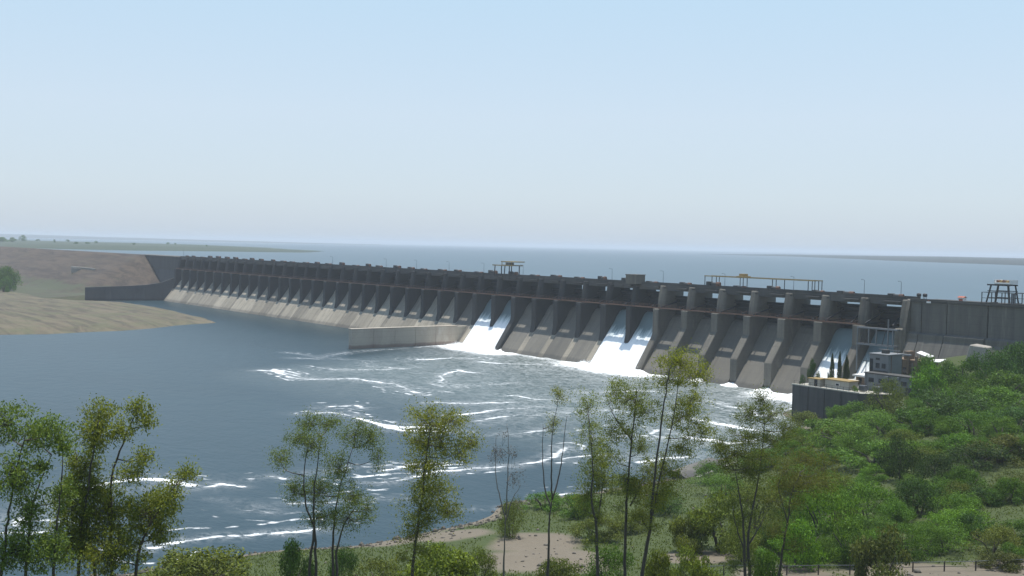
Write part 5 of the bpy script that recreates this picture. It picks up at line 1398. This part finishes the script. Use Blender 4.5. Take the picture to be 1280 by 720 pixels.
# far clump on the embankment foot, trees on the headland
for k, (x, y, r, h, lab) in enumerate(((-742, -84, 13, 21, 'tallest dark tree of the clump at the left edge on the embankment foot'), (-716, -92, 9.5, 13, 'lower dark tree right in the clump on the left embankment foot'), (-770, -78, 14, 18, 'dark tree cut by the left picture edge on the embankment foot'))):
    place_bush('bank_tree', x, y, float(emb_z(np.array([[x]]), np.array([[y]]))[0, 0]) - .3, r, h, 'far', lab, 'tree', 'trees at the embankment foot', PROTO[k], ('crown', 'trunk'), 1200 + k)
HEAD = [
(-2237, 238, 14.8, 11.2, 'hazy tree on the headland at the very left edge'),
(-2288, 268, 13.5, 10.6, 'hazy round tree on the headland, second from the left edge'),
(-2490, 336, 12.8, 16.1, 'tallest hazy tree on the headland near the left edge'),
(-2770, 438, 6.1, 5.6, 'small dark tree on the headland right of the tall hazy one'),
(-2264, 347, 3.4, 7.3, 'thin upright tree alone on the headland'),
(-2652, 480, 8.0, 6.5, 'small tree on the green rise of the headland'),
(-2021, 324, 6.2, 5.2, 'low tree just right of the green rise on the headland'),
(-2075, 362, 6.4, 4.5, 'low bush-like tree left in the pair on the middle headland'),
(-2235, 425, 6.9, 6.5, 'taller of the pair of trees on the middle headland'),
(-2069, 452, 4.9, 4.6, 'small tree on the headland left of the two dark specks'),
(-2387, 637, 5.7, 5.3, 'dark speck of a tree on the right headland, left one of two'),
(-2287, 618, 4.6, 4.2, 'dark speck of a tree on the right headland, right one of two'),
(-1957, 561, 3.2, 3.7, 'tiny tree far out on the thin headland tongue'),
]
for k, (x, y, r, h, lab) in enumerate(HEAD):
    place_bush('far_tree', x, y, float(pen_z(np.array([[x]]), np.array([[y]]))[0, 0]) - .3, r, h, 'far', lab, 'tree', 'far trees on the headland', PROTO[k % 6], ('crown', 'trunk'), 1300 + k)

# planting in the power station yard
def cypress_proto(seed):
    rng = np.random.default_rng(seed); n = 2600
    h = rng.random(n) ** .85; th = rng.uniform(0, 6.283, n)
    r = (np.sin(np.clip(h, 0, 1) ** .6 * math.pi) ** .7 * .95 + .08) * rng.random(n) ** .3 * (1 + .2 * np.sin(th * 3 + h * 14))
    p = np.stack([r * np.cos(th), r * np.sin(th), .04 + h * .96], 1)
    o = np.stack([np.cos(th), np.sin(th), np.zeros(n)], 1)
    return leaf_mesh('crown', p, rng.uniform(.5, 1.2, n) * .16, rng.uniform(.5, 1, n) * .10, rng, -.8, o), MB().tube([(0, 0, -.05), (0, 0, .5)], [.16, .1], 7).mesh('trunk', M['bark'])
CY = cypress_proto(61)
for k, (x, y, r, h, lab) in enumerate(((6.1, -40.0, .62, 8.3, 'slim dark cypress in the yard, leftmost of the three'), (8.2, -39.6, .60, 8.9, 'slim dark cypress in the yard, middle and tallest of the three'), (10.2, -39.3, .78, 8.0, 'dark cypress in the yard, rightmost and fullest of the three'))):
    place_bush('cypress_tree', x, y, 9.78, r, h, 'deep', lab, 'tree', 'cypresses in the yard', CY, ('crown', 'trunk'), 1400 + k)
for k, (x, y, r, h, tone, lab) in enumerate(((2.9, -48.4, 1.1, 3.0, 'dark', 'round dark shrub at the left corner of the yard wall'), (4.6, -46.0, 1.9, 7.0, 'dark', 'tall egg-shaped green tree at the left corner of the yard'),
                                             (8.6, -44.6, 1.0, 3.8, 'deep', 'dark shrub between the two low pale huts'), (18.2, -47.2, 1.1, 1.5, 'yellow', 'small yellow-green shrub before the white canopy'), (19.9, -48.3, .9, 1.2, 'pale', 'small pale shrub on the yard edge before the power station'))):
    place_bush('bush', x, y, 9.78, r, h, tone, lab, 'bush', 'planting in the yard', PROTO[(k + 2) % 6], seed=1500 + k)

# grass and weeds over the bank, far too many to count
rng = np.random.default_rng(77)
D = rng.uniform(112, 285, 150000); l = rng.uniform(-.47, .50, 150000)
X = CAM.x + D * (-math.cos(YAW) + l * math.sin(YAW)); Y = CAM.y + D * (math.sin(YAW) + l * math.cos(YAW))
Z = bank_z(X, Y); G = grass(X, Y, Z)
patch = fbm(X, Y, 9.0, 91, 4)
ok = (Z > .5) & (G + .9 * patch > .92 + rng.random(len(G)) * .25) & ~((Y > -54) & (X < 36)) & (Y < -8)
X, Y, Z = X[ok], Y[ok], Z[ok]; n = len(X)
sz = rng.uniform(.16, .36, n)
gm = leaf_mesh('grass', np.stack([X, Y, Z + sz * .3], 1), sz * 1.3, sz * .5, rng, -1.6)
go = mesh_obj('grass', gm); go.color = (0.8, 0.9, 0.6, 1)
tag(go, 'short green grass and weeds over the near bank', 'grass', kind='stuff')

# loose stones along the waterline and on the bare soil
rng = np.random.default_rng(55)
D = rng.uniform(118, 290, 60000); l = rng.uniform(-.40, .50, 60000)
X = CAM.x + D * (-math.cos(YAW) + l * math.sin(YAW)); Y = CAM.y + D * (math.sin(YAW) + l * math.cos(YAW))
Z = bank_z(X, Y); G = grass(X, Y, Z)
ok = (Z > -.1) & (Z < 9) & (rng.random(len(Z)) < np.where(Z < 1.0, .55, np.where(G < .35, .10, .01))) & ~((Y > -52) & (X < 34))
X, Y, Z = X[ok], Y[ok], Z[ok]; n = len(X)
oct_v = np.array([(1, 0, 0), (0, 1, 0), (-1, 0, 0), (0, -1, 0), (0, 0, .7), (0, 0, -.7)])
oct_f = np.array([(0, 1, 4), (1, 2, 4), (2, 3, 4), (3, 0, 4), (1, 0, 5), (2, 1, 5), (3, 2, 5), (0, 3, 5)])
sz = np.clip(rng.lognormal(-1.75, .55, n), .06, .7)
pv_ = oct_v[None] * sz[:, None, None] * rng.uniform(.6, 1.4, (n, 6, 1)) + np.stack([X, Y, Z + sz * .2], 1)[:, None]
pf_ = (oct_f[None] + (np.arange(n) * 6)[:, None, None]).reshape(-1, 3)
tag(mesh_obj('stones', np_mesh('stones', pv_.reshape(-1, 3), tris=pf_), M['stone']), 'loose grey stones along the near shore', 'stones', kind='stuff')

# ------------------------------------------------------------------ haze: pale air over river and reservoir
hz = NT('haze_air')
hz.t.nodes.remove(hz.b)
pv = hz.n('ShaderNodeVolumePrincipled')
pv.inputs['Color'].default_value = (0.82, 0.88, 0.95, 1)
pv.inputs['Density'].default_value = 0.00014
pv.inputs['Anisotropy'].default_value = 0.0
hz.l(pv.outputs[0], hz.out.inputs['Volume'])
tag(MB().box(-20400, 20400, -20400, 20400, -8.2, 78).obj('haze', hz.m), kind='stuff')
